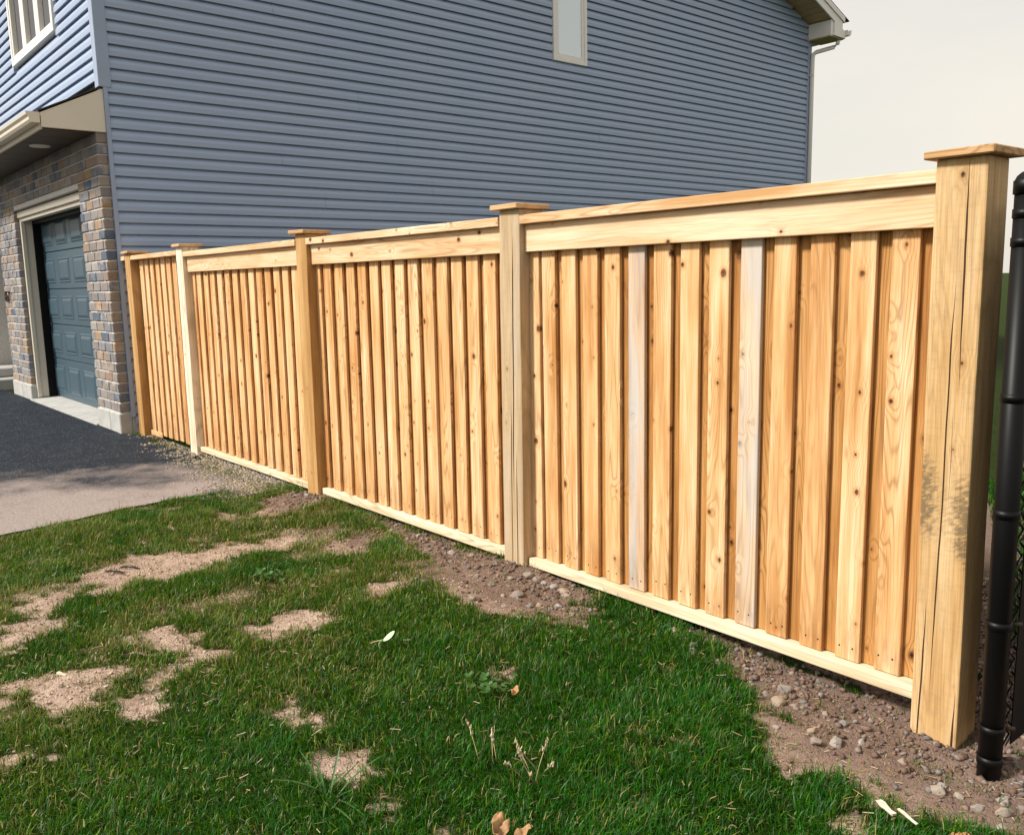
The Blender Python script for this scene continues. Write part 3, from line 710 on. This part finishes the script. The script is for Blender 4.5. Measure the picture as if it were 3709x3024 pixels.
for bi, (pa, pb_, xs, lean) in enumerate(BAYS):
    xl = POSTS[pa][0]+PW; xr = POSTS[pb_][0]
    # top cap rail, fascia board, bottom rail
    box('cap_rail', xl-.006*0+.001, xr-.001, YF+.002, YF+.131, 1.541, 1.579, M_RAIL, fence, bev=.003, seg=2, tilt=(0, R(rnd.uniform(-.05, .05)), 0))
    box('fascia_board', xl+.002, xr-.002, YF+.030, YF+.0565, 1.402+.022, 1.5395, M_RAIL, fence, bev=.003, seg=2)
    box('fascia_board', xl+.002, xr-.002, YF+.100, YF+.126, 1.424, 1.5395, M_RAIL, fence, bev=.003)
    box('bottom_rail', xl+.002, xr-.002, YF+.026, YF+.120, .018, .057, M_BRAIL, fence, bev=.003, seg=2)
    lo = .0595
    for i, x0 in enumerate(xs):
        wd = .088 if bi < 2 else .084
        if i+1 < len(xs): wd = min(wd, xs[i+1]-x0-.016)
        wd = min(wd, xr-.004-x0)
        m = M_GREY if (bi, i) in GREYS else M_PICK
        picket(x0, wd, lo+rnd.uniform(0, .004), 1.50, FB+rnd.uniform(-.001, .0008), fence, m, lean=lean*(1-i/14*.3))
        # back board bridging the gap to the next front board
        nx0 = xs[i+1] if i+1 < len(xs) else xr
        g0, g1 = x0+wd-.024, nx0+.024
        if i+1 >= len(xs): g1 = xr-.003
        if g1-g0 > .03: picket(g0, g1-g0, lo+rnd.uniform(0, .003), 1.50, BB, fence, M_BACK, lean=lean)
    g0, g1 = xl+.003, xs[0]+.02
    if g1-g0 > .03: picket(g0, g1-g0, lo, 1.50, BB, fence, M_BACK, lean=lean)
    # nails at the foot of the front boards
# short filler between the house wall and the hinge post
box('cap_rail', .024, .144, YF-.004, YF+.128, 1.556, 1.592, M_RAIL, fence, bev=.003)
picket(.026, .088, .04, 1.55, FB, fence, M_PICK)
# gate
gx0, gx1 = POSTS['E'][0]+PW+.004, POSTS['D'][0]-.005
box('cap_rail', gx0, gx1, YF+.002, YF+.118, 1.557, 1.594, M_RAIL, gate, bev=.003, seg=2)
gxs = [.292, .338, .471, .606, .742, .875, 1.005, 1.140, 1.272]
gxs = [.338, .471, .606, .742, .875, 1.005, 1.140, 1.272]
prevx = gx0
for i, x0 in enumerate(gxs):
    picket(x0, .088 if i < 7 else .086, .025+rnd.uniform(-.006, .006), 1.555, FB, gate, M_PICK)
    nxt = gxs[i+1] if i+1 < len(gxs) else gx1
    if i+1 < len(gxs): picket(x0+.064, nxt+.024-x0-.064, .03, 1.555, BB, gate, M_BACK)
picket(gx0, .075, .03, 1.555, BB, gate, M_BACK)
for z0 in (.22, 1.30): box('gate_rail', gx0+.01, gx1-.01, BB+.020, BB+.058, z0, z0+.089, M_RAIL, gate, bev=.003)
box('kick_board', gx0+.03, .60, FB-.010, FB-.001, .005, .05, M_PICK, gate, bev=.003)
# latch: curved black thumb pull at the free edge
tube('latch', [(1.374, FB-.002, 1.02), (1.372, FB-.030, 1.00), (1.371, FB-.040, .955), (1.372, FB-.030, .905), (1.374, FB-.002, .885)], .009, M_BLACK, gate, n=8)
box('latch_plate', 1.360, 1.386, FB-.004, FB-.0005, .87, 1.04, M_BLACK, gate, bev=.001)

# ================================================================== CHAIN LINK FENCE
PX, PY, PR = 7.489, .045, .0305
clf = empty('chain_link_fence', (PX, PY, -.06), 'black chain link fence with round end post standing next to the tallest stained post', 'fence')
tube('post', [(PX, PY, -.35), (PX, PY, 1.515)], PR, M_BLACK, clf, n=28)
tube('post_cap', [(PX, PY, 1.488), (PX, PY, 1.520), (PX, PY, 1.522), (PX, PY, 1.532), (PX, PY, 1.541), (PX, PY, 1.546)], [PR+.004, PR+.004, PR+.001, PR*.88, PR*.55, .004], M_BLACK, clf, n=28)
for z in (-.03, .06, .36, .667, .975, 1.37, 1.44):
    tube('tension_band', [(PX, PY, z-.011), (PX, PY, z+.011)], PR+.0025, M_BLACK, clf, n=28)
    tube('band_bolt', [(PX+.025, PY+.030, z), (PX+.043, PY+.044, z)], .0055, M_NAIL, clf, n=8)
tube('tension_bar', [(PX+.008, PY+.052, -.02), (PX+.008, PY+.052, 1.46)], .005, M_BLACK, clf, n=6)
FX = PX+.008
tube('top_rail', [(FX, PY+.02, 1.46), (FX+.35, 12, 1.46)], .020, M_BLACK, clf, n=12)
for k_ in range(1, 5): tube('line_post', [(FX+.029*k_*2.6, PY+k_*2.6, -.3), (FX+.029*k_*2.6, PY+k_*2.6, 1.47)], .024, M_BLACK, clf, n=12)
mesh_obj('screen_fabric', [(FX-PX+.008+.029*t_+d_, t_, z_) for d_ in (0, .003) for (t_, z_) in ((.085, .05), (9, .05), (9, 1.50), (.085, 1.50))],
         [(0, 1, 2, 3), (7, 6, 5, 4), (0, 4, 5, 1), (1, 5, 6, 2), (2, 6, 7, 3), (3, 7, 4, 0)], M_BLACK, clf, (PX, PY, -.06))
# woven mesh: real zig-zag wires, joined as one part
mv, mf = [], []
def wire(P, rad=.0030, n=4):
    b0 = len(mv)
    for i, p in enumerate(P):
        for q in range(n):
            t = 2*math.pi*q/n+.4; mv.append((p[0]+rad*math.cos(t), p[1]+rad*math.sin(t)*.7, p[2]+rad*math.sin(t)*.7))
    for i in range(len(P)-1):
        for q in range(n): mf.append((b0+i*n+q, b0+i*n+(q+1) % n, b0+(i+1)*n+(q+1) % n, b0+(i+1)*n+q))
step = .037; nwire = 150
for wi in range(nwire):
    y0 = PY+.052+wi*step*2*.5; P = []
    for j in range(40):
        z = -.02+j*step; yy2 = y0+(step if j % 2 else 0); P.append((FX+.029*(yy2-PY)+(.003 if j % 2 else -.003)-PX, yy2-PY, z+.06))
    wire(P)
mo = mesh_obj('mesh', mv, mf, M_BLACK, clf, (PX, PY, -.06)); tag(mo, kind='stuff')

# ================================================================== GRASS
def lawn_mask(x, y):
    e = lawn_edge(y)+.05*(fbm(y*7, y*0+3)-.5)
    m = np.clip((x-e)/.05, 0, 1)
    m *= np.clip((.22-y)/.08, 0, 1)
    return m
def blades(n, x0, x1, y0, y1, hmin, hmax, wid, dens=None, keep=None, flat=0.):
    x = rng.uniform(x0, x1, n); y = rng.uniform(y0, y1, n)
    b = bareness(x, y); p = np.maximum((1-b)**1.3, .035)
    p = p*(.55+.45*np.clip((fbm(x*5, y*5)-.25)*2.2, 0, 1))
    if keep is not None: p = p*keep(x, y)
    s = rng.random(n) < p; x, y, b = x[s], y[s], b[s]
    return x, y, b
def build_grass(x, y, b, hscale, name, wid):
    n = len(x); z = ground_z(x, y)-.004
    cl = fbm(x*7+3, y*7+1)
    L = (.016+.036*rng.random(n)**1.4)*(.45+1.15*cl)*hscale*(1-.45*b)
    long_ = rng.random(n) < .018; L = np.where(long_, L*1.8, L)
    az = rng.uniform(0, 2*np.pi, n); fld = fbm(x*3.3, y*3.3)*12; az = np.where(rng.random(n) < .38, fld+rng.normal(0, .8, n), az)
    lean = np.clip(rng.normal(.68, .38, n), .05, 1.5)
    w_ = wid*(.7+.7*rng.random(n))
    dx, dy = np.cos(az), np.sin(az); sx, sy = -dy, dx
    tw = rng.normal(0, .5, n); sx, sy = sx*np.cos(tw)-sy*np.sin(tw), sx*np.sin(tw)+sy*np.cos(tw)
    V = np.zeros((n, 5, 3), np.float32)
    l1 = lean*.45; l2 = lean*1.35
    m1 = L*.5; p1 = np.stack([x+dx*np.sin(l1)*m1, y+dy*np.sin(l1)*m1, z+np.cos(l1)*m1], 1)
    p2 = p1+np.stack([dx*np.sin(l2)*L*.5, dy*np.sin(l2)*L*.5, np.cos(l2)*L*.5], 1)
    side = np.stack([sx*w_/2, sy*w_/2, np.zeros(n)], 1); base = np.stack([x, y, z], 1)
    V[:, 0] = base-side; V[:, 1] = base+side; V[:, 2] = p1-side*.85; V[:, 3] = p1+side*.85; V[:, 4] = p2
    off = (np.arange(n)*5)[:, None]
    F = np.concatenate([off+np.array([0, 1, 3]), off+np.array([0, 3, 2]), off+np.array([2, 3, 4])], 0)
    # colour per blade: fresh green, yellower and strawy where the turf is thin
    gA = np.array([.005, .064, .002]); gB = np.array([.022, .140, .003]); gC = np.array([.190, .240, .008]); gD = np.array([.36, .29, .12]); gE = np.array([.06, .12, .055])
    t = rng.random(n)[:, None]; c = gA*(1-t)+gB*t
    tint = np.clip(.30+(fbm(x*2.6+9, y*2.6)-.34)*2.4+(fbm(x*9, y*9+4)-.5)*1.0, 0, 1)*np.clip((6.45-x-.25*(y+1))/1.5, .06, 1.1)
    tint = np.clip(tint+.5*np.clip(b*1.6, 0, 1), 0, 1)
    s1 = rng.random(n) < (.08+.72*tint); c[s1] = gB*.5+gC*.5*(.7+.6*rng.random(s1.sum()))[:, None]+.0
    s2 = rng.random(n) < (.035+.34*tint**2+.5*b); c[s2] = gD*(.5+.6*rng.random(s2.sum()))[:, None]
    s3 = rng.random(n) < .10; c[s3] = gE
    C = np.ones((n, 5, 4), np.float32); C[:, :, :3] = c[:, None, :]
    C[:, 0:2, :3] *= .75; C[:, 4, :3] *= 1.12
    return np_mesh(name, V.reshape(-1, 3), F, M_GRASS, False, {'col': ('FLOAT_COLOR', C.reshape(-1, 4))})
def infront(x, y):     # turf that the garden's visible corner holds densest
    return lawn_mask(x, y)
x, y, b = blades(720000, 2.85, 8.0, -2.65, .24, 0, 0, 0, keep=infront)
lo_ = bpy.data.objects.new('lawn_grass', build_grass(x, y, b, 1.0, 'lawn_grass', .0027)); link(lo_); tag(lo_, 'green lawn grass growing in patches in front of the wooden fence', 'grass', kind='stuff')
# longer tufts along the fence foot and behind it
def strip(x, y):
    k_ = np.exp(-((x-6.33)**2)/.03)*np.exp(-((y-.02)**2)/.01)+np.exp(-((x-2.35)**2)/.22)*np.exp(-((y+.02-.02*x*0)**2)/.006)+np.exp(-((x-4.1)**2)/.06)*np.exp(-((y-.0)**2)/.01)
    k_ = k_+.8*np.exp(-((x-1.02)**2)/.03)*np.exp(-((y-.06)**2)/.003)+np.exp(-((x-.10)**2)/.006)*np.exp(-((y-.085)**2)/.002)
    return np.clip(k_, 0, 1)
n_ = 60000; x = rng.uniform(.02, 7, n_); y = rng.uniform(-.25, .17, n_); s = rng.random(n_) < strip(x, y)
x, y = x[s], y[s]; me = build_grass(x, y, x*0+.15, .8, 'edge_grass', .0032)
eo = bpy.data.objects.new('edge_grass', me); link(eo); tag(eo, 'tufts of grass and moss along the foot of the fence and gate', 'grass', kind='stuff')
n_ = 60000; x = rng.uniform(6.2, 9.3, n_); y = .55+7.5*rng.random(n_)**1.4
s = (x < 7.75+.1*y) & (x > 7.6-.42*y); s &= (y > .9)
x, y = x[s], y[s]; me = build_grass(x, y, x*0, 1.9, 'back_grass', .006)
bo = bpy.data.objects.new('back_grass', me); link(bo); tag(bo, 'grass of the back yard seen past the stained end post', 'grass', kind='stuff')

# dry clippings and straw lying in the turf and on the bare soil
n_ = 9000; x = rng.uniform(2.95, 7.9, n_); y = rng.uniform(-2.5, .15, n_); bb = bareness(x, y); s = rng.random(n_) < (.25+.75*bb)*lawn_mask(x, y); x, y, bb = x[s], y[s], bb[s]; n_ = len(x)
az = rng.uniform(0, 6.28, n_); L = rng.uniform(.008, .034, n_); zz = ground_z(x, y)+np.where(bb > .5, .004, rng.uniform(.010, .026, n_)); tl = rng.normal(0, .18, n_); wv = rng.uniform(.0006, .0014, n_)
V = np.zeros((n_, 4, 3)); dx, dy = np.cos(az)*L/2, np.sin(az)*L/2; sx, sy = -np.sin(az)*wv, np.cos(az)*wv; dz = L*.5*tl
for q, (e1, e2) in enumerate(((-1, -1), (1, -1), (1, 1), (-1, 1))): V[:, q] = np.stack([x+e1*dx+e2*sx, y+e1*dy+e2*sy, zz+e1*dz+.0004*e2], 1)
F = np.arange(n_*4).reshape(-1, 4); cc = np.array([(.44, .34, .18), (.30, .21, .11), (.52, .44, .30), (.22, .16, .08)])[rng.integers(0, 4, n_)]; C = np.ones((n_, 4, 4)); C[:, :, :3] = cc[:, None]
lt = bpy.data.objects.new('straw_litter', np_mesh('straw_litter', V.reshape(-1, 3), F, M_GRASS, False, {'col': ('FLOAT_COLOR', C.reshape(-1, 4))})); link(lt); tag(lt, 'dry straw and clippings scattered over the lawn and bare patches', 'straw', kind='stuff')

# ================================================================== STONES
def stone_mesh(seed, flat):
    q = random.Random(seed); bm = bmesh.new()
    for _ in range(26):
        v = Vector((q.gauss(0, 1), q.gauss(0, 1), q.gauss(0, 1))).normalized()*q.uniform(.82, 1.05); bm.verts.new((v.x, v.y*.8, v.z*flat))
    res = bmesh.ops.convex_hull(bm, input=bm.verts)
    bmesh.ops.delete(bm, geom=[v for v in bm.verts if not v.link_faces], context='VERTS')
    bmesh.ops.bevel(bm, geom=bm.edges[:], offset=.07, segments=1, affect='EDGES')
    me = bpy.data.meshes.new('stone'); bm.to_mesh(me); bm.free(); me.materials.append(M_STONE); return me
SM = [stone_mesh(i, .55+.1*(i % 3)) for i in range(9)]
STONES = [(6.83,-.03,.020),(6.89,-.06,.034),(6.86,.03,.030),(6.93,-.03,.018),(7.02,.0,.016),(7.09,-.01,.017),(7.09,-.17,.026),(7.12,-.11,.036),(7.05,-.12,.020),(7.17,-.05,.020),(7.29,-.05,.018),(7.43,-.14,.026),(7.47,-.10,.022),(7.42,-.09,.018),
 (6.35,.09,.024),(6.42,.06,.02),(6.5,.01,.026),(6.47,.05,.02),(5.52,-.01,.028),(5.68,-.11,.042),(5.55,.06,.030),(5.60,.07,.032),(5.66,.06,.024),(5.71,.07,.030),(5.77,.07,.034),(5.82,.04,.026),(5.8,-.1,.018),(5.73,-.22,.026),(5.59,-.28,.022),(5.64,-.16,.015),(5.86,-.05,.022),(5.39,-.1,.018),(5.0,.05,.030),(5.12,.08,.03),(4.46,.04,.024),(4.64,.1,.026),(4.72,.07,.02),
 (3.47,.06,.022),(3.40,.02,.018),(3.62,.05,.020),(3.30,.06,.024),(3.98,.11,.022),(6.97,-.19,.016),(6.60,.02,.02),(6.77,-.02,.018),(7.56,-.05,.022),(7.58,-.10,.03),(7.53,-.13,.020),(7.60,-.16,.018)]
SG = {'a': ('loose grey brown stone in the bare soil around the cracked middle post', 'stones by the cracked middle post'),
      'b': ('loose stone in the bare soil below the longest fence panel beside the stained end post', 'stones by the stained end post'),
      'c': ('loose stone in the soil under the fence nearer the driveway', 'stones by the driveway end of the fence')}
for i, (x, y, s) in enumerate(STONES):
    o = bpy.data.objects.new('stone', SM[i % 9]); z = float(ground_z(np.array([x]), np.array([y]))[0])
    link(o, None, (x, y, z+s*.06)); o.scale = (s, s*rnd.uniform(.75, 1.1), s*rnd.uniform(.8, 1.1)); o.rotation_euler = (rnd.uniform(-.3, .3), rnd.uniform(-.3, .3), rnd.uniform(0, 6.28))
    OWN = {(5.68, -.11): 'largest rounded tan stone on the bare soil before the cracked middle post', (7.12, -.11): 'biggest brown stone in the soil hollow beside the stained end post', (6.89, -.06): 'large angular pale stone where the grass meets the soil under the fence', (6.86, .03): 'rounded pale stone just under the bottom rail beside the angular pale stone', (5.77, .07): 'large whitish stone in the gravel heap below the bottom rail'}
    if (x, y) in OWN: tag(o, OWN[(x, y)], 'stone'); continue
    g_ = 'b' if x > 6.2 else ('a' if x > 4.9 else 'c'); tag(o, SG[g_][0], 'stone', SG[g_][1])
# gravel and clods: uncountable, one mesh
bmt = bmesh.new(); bmesh.ops.create_icosphere(bmt, subdivisions=1, radius=1); bmt.verts.ensure_lookup_table()
TV = np.array([v.co[:] for v in bmt.verts]); TF = np.array([[v.index for v in fc.verts] for fc in bmt.faces]); bmt.free()
def scatter(n, x0, x1, y0, y1, smin, smax, prob, pal, zoff=0, pw=3):
    x = rng.uniform(x0, x1, n); y = rng.uniform(y0, y1, n); s = rng.random(n) < prob(x, y); x, y = x[s], y[s]; n = len(x)
    sz = smin+(smax-smin)*rng.random(n)**pw
    A = rng.normal(0, 1, (n, 3, 3)); Q, _ = np.linalg.qr(A)
    V = TV[None]*(1+rng.normal(0, .24, (n, len(TV), 1)))*np.stack([np.ones(n), rng.uniform(.6, 1, n), rng.uniform(.45, .8, n)], 1)[:, None, :]
    V = np.einsum('nij,nkj->nki', Q, V)*sz[:, None, None]; V[:, :, 2] *= .8
    V += np.stack([x, y, ground_z(x, y)+sz*.25+zoff], 1)[:, None, :]
    F = (TF[None]+(np.arange(n)*len(TV))[:, None, None]).reshape(-1, 3)
    c = np.array(pal)[rng.integers(0, len(pal), n)]*rng.uniform(.7, 1.2, (n, 1)); C = np.ones((n, len(TV), 4)); C[:, :, :3] = c[:, None]
    return V.reshape(-1, 3), F, C.reshape(-1, 4)
SOILP = [(.20, .13, .10), (.24, .165, .13), (.24, .20, .175), (.19, .175, .17), (.15, .095, .075), (.17, .11, .085), (.13, .085, .065)]
def pfence(x, y):
    near = np.clip((y+.22)/.25, 0, 1); return np.clip(bareness(x, y), 0, 1)*(.12+.88*near**1.5)*(x > 3.05)
parts_ = [scatter(80000, 3.0, 7.9, -.45, .55, .0014, .015, pfence, SOILP, 0, 9), scatter(40000, 3.6, 6.5, -2.1, -.2, .0012, .0075, lambda x, y: bareness(x, y)*.5, [(.50, .38, .30), (.56, .45, .37), (.36, .26, .2), (.42, .31, .25)]),
          scatter(60000, .1, 3.15, -.55, .16, .0015, .011, lambda x, y: np.clip((y+.50*np.clip((x-.2)/2.8, .12, 1))/.42+(fbm(x*8, y*8)-.5)*1.2, 0, 1)**2*.8, [(.30, .26, .22), (.40, .35, .28), (.22, .22, .23), (.46, .38, .26)], .010),
          scatter(16000, 6.9, 9.2, .3, 2.6, .006, .020, lambda x, y: (x > 7.3-.4*y)*.8, [(.40, .31, .24), (.46, .38, .32), (.30, .23, .19)])]
vo_ = 0; VV, FF, CC = [], [], []
for v_, f_, c_ in parts_: VV.append(v_); FF.append(f_+vo_); CC.append(c_); vo_ += len(v_)
gv = bpy.data.objects.new('gravel', np_mesh('gravel', np.concatenate(VV), np.concatenate(FF), M_GRAVEL, False, {'col': ('FLOAT_COLOR', np.concatenate(CC))}))
link(gv); tag(gv, 'gravel and soil crumbs under the fence and along the driveway edge', 'gravel', kind='stuff')

# ================================================================== SMALL THINGS ON THE LAWN
def gz(x, y): return float(ground_z(np.array([x]), np.array([y]))[0])
def leaf_surface(L, W, curl, fold, n=9, m=5, tipw=.5):
    vs, fs = [], []
    for i in range(n):
        t = i/(n-1); hw = W*math.sin(math.pi*min(1, max(0, t*.94+.03)))**.8
        for j in range(m):
            s_ = (j/(m-1)-.5)*2; vs.append((s_*hw, t*L*math.cos(curl*t), t*L*math.sin(curl*t)+abs(s_)*hw*fold))
    for i in range(n-1):
        for j in range(m-1): fs.append((i*m+j, i*m+j+1, (i+1)*m+j+1, (i+1)*m+j))
    return vs, fs
def solidify(o, t):
    md = o.modifiers.new('thick', 'SOLIDIFY'); md.thickness = t; md.offset = 0
# broad pale leaf
lx, ly = 5.77, -.83
lf = empty('fallen_leaf', (lx, ly, gz(lx, ly)+.035), 'broad pale green leaf lying folded on the lawn', 'leaf')
vs, fs = leaf_surface(.058, .014, .5, .5); o = mesh_obj('blade', vs, fs, M_LEAF, lf, (lx, ly, gz(lx, ly)+.040), True); o.rotation_euler = (.25, .35, -.5); solidify(o, .0012)
vs, fs = leaf_surface(.032, .011, -.9, .3); o = mesh_obj('folded_lobe', vs, fs, M_LEAF, lf, (lx+.002, ly-.003, gz(lx, ly)+.044), True); o.rotation_euler = (-.5, .2, 2.4); solidify(o, .0012)
tube('stalk', [(lx, ly, gz(lx, ly)+.045), (lx-.02, ly-.018, gz(lx, ly)+.038), (lx-.035, ly-.03, gz(lx, ly)+.03)], .0016, M_STRAW, lf, n=6)
def crumpled(name, x, y, L, W, mat, label, cat, rz, h=.02):
    vs, fs = leaf_surface(L, W, .4, .35, 11, 7)
    vs = [(a+mnoise.noise(Vector((a*60, b*60, 1)))*W*.25, b, c+mnoise.noise(Vector((a*70, b*70, 7)))*W*1.1) for a, b, c in vs]
    o = mesh_obj(name, vs, fs, mat, None, (x, y, gz(x, y)+h), True); o.rotation_euler = (.1, .15, rz); solidify(o, .0015); tag(o, label, cat); return o
crumpled('dead_leaf', 6.912, -1.232, .070, .022, M_DEAD, 'crumpled tan dead leaf with torn edges in the grass', 'leaf', 1.0, .030)
crumpled('dead_leaf', 6.925, -1.20, .045, .014, M_DEAD, 'smaller brown dead leaf curled beside the crumpled tan one', 'leaf', -.6, .036)
crumpled('dead_leaf', 6.38, -.74, .035, .012, M_CONE, 'tiny rust brown leaf scrap beside the clover patch', 'leaf', .4, .035)
# flower spikes gone to straw
def seed_stalk(x, y, n_, label):
    e = empty('seed_stalk', (x, y, gz(x, y)), label, 'weed')
    for i in range(n_):
        az = rnd.uniform(0, 6.28); ln = rnd.uniform(.075, .13); le = rnd.uniform(.25, .8); z0 = gz(x, y)
        bx_, by_ = x+rnd.uniform(-.03, .03), y+rnd.uniform(-.03, .03)
        P = [(bx_+math.cos(az)*math.sin(le)*ln*t, by_+math.sin(az)*math.sin(le)*ln*t, z0+math.cos(le*t**.5)*ln*t) for t in (0, .35, .7, 1)]
        st = tube('stem', P, .0011, M_STRAW, e, n=5)
        for k_ in range(6):
            t = .72+.28*k_/5; p = Vector(P[2]).lerp(Vector(P[3]), k_/5)+Vector((rnd.uniform(-1, 1), rnd.uniform(-1, 1), rnd.uniform(-1, 1)))*.003
            tube('seed_head', [p, p+Vector((rnd.uniform(-.004, .004), rnd.uniform(-.004, .004), .010))], [.0026, .0008], M_STRAW if k_ % 2 else M_BIRCH, st, n=5)
seed_stalk(6.62, -1.02, 3, 'two or three pale dry seed stalks standing alone in the grass')
seed_stalk(6.745, -.975, 7, 'sprawling cluster of dry straw coloured seed stalks in the grass')
# coarse weed with long leaves
wx, wy = 6.46, -1.43
we = empty('coarse_weed', (wx, wy, gz(wx, wy)), 'coarse grassy weed with long spreading blades', 'weed')
for i in range(15):
    az = rnd.uniform(0, 6.28); L = rnd.uniform(.10, .19); vs, fs = leaf_surface(L, .0032, rnd.uniform(-.5, -.1), .4, 8, 3)
    o = mesh_obj('leaf', vs, fs, M_CLOVER, we, (wx+rnd.uniform(-.015, .015), wy+rnd.uniform(-.015, .015), gz(wx, wy)), True); o.rotation_euler = (rnd.uniform(.35, 1.0), 0, az)
def clover(x, y, n_, label):
    e = empty('clover', (x, y, gz(x, y)), label, 'weed')
    for i in range(n_):
        bx_, by_ = x+rnd.gauss(0, .05), y+rnd.gauss(0, .035); h = rnd.uniform(.04, .06); az = rnd.uniform(0, 6.28)
        bm = bmesh.new()
        for q in range(3):
            a = az+q*2.094; c0 = bm.verts.new((0, 0, 0)); rr = .009
            ring = [bm.verts.new((math.cos(a)*rr*.9+math.cos(a+t)*rr*.8, math.sin(a)*rr*.9+math.sin(a+t)*rr*.8, .003*math.cos(t))) for t in [k_*2*math.pi/9 for k_ in range(9)]]
            bm.faces.new(ring); bm.verts.remove(c0)
        o = bm_obj('leaf', bm, M_CLOVER, e, (bx_, by_, gz(bx_, by_)+h)); o.rotation_euler = (rnd.uniform(-.4, .4), rnd.uniform(-.4, .4), 0)
clover(6.30, -.75, 22, 'patch of dark clover leaves beside a rust brown leaf scrap')
clover(4.77, -.80, 26, 'patch of clover between the bare strips near the driveway side of the lawn')
# chips, cone and scraps by the end post
def chip(x, y, L, rz, label, W=.007):
    bm = bmesh.new(); bmesh.ops.create_cube(bm, size=1); bmesh.ops.scale(bm, vec=(L, W*2, W), verts=bm.verts)
    bmesh.ops.subdivide_edges(bm, edges=bm.edges[:], cuts=3, use_grid_fill=True)
    for v in bm.verts: v.co += Vector((0, mnoise.noise(v.co*90)*W*.6, mnoise.noise(v.co*70+Vector((3, 1, 2)))*W*.7))
    o = bm_obj('wood_chip', bm, M_BIRCH, None, (x, y, gz(x, y)+.034)); o.rotation_euler = (.1, .12, rz); tag(o, label, 'wood chip')
chip(7.40, -.365, .055, -.35, 'thick pale splinter of wood lying in grass below the end post')
chip(7.455, -.365, .060, -.30, 'thin knobbly pale twig lying in grass near the pine cone', .0035)
chip(5.28, -1.77, .035, .6, 'small whitish scrap on the bare soil strip', .005)
cxp, cyp = 7.57, -.35
cone = empty('pine_cone', (cxp, cyp, gz(cxp, cyp)), 'small brown pine cone with open scales in the grass', 'pine cone')
tube('core', [(cxp-.012, cyp-.01, gz(cxp, cyp)+.022), (cxp, cyp, gz(cxp, cyp)+.030), (cxp+.016, cyp+.012, gz(cxp, cyp)+.036)], [.006, .010, .004], M_CONE, cone, n=8)
for i in range(20):
    t = i/19; az = i*2.399; p = (cxp-.014+.030*t, cyp-.011+.022*t, gz(cxp, cyp)+.022+.014*t)
    vs, fs = leaf_surface(.018*(1-.45*t), .0065, .5, .3, 5, 3); o = mesh_obj('scale', vs, fs, M_CONE if i % 3 else M_DEAD, cone, p, True); o.rotation_euler = (.5+.3*math.sin(az), .6*math.cos(az), az); solidify(o, .0012)
for (x, y, rz, lab) in ((4.17, -1.28, .5, 'dark curled twig lying on the large bare patch'), (4.13, -1.20, .3, 'short dark stick lying on the large bare patch behind the curled twig')):
    z0 = gz(x, y); tw_ = tube('twig', [(x-.05, y-.03, z0+.006), (x-.01, y-.006, z0+.018), (x+.05, y+.028, z0+.010)], [.004, .007, .003], M_IRON, None, n=7); tag(tw_, lab, 'twig')
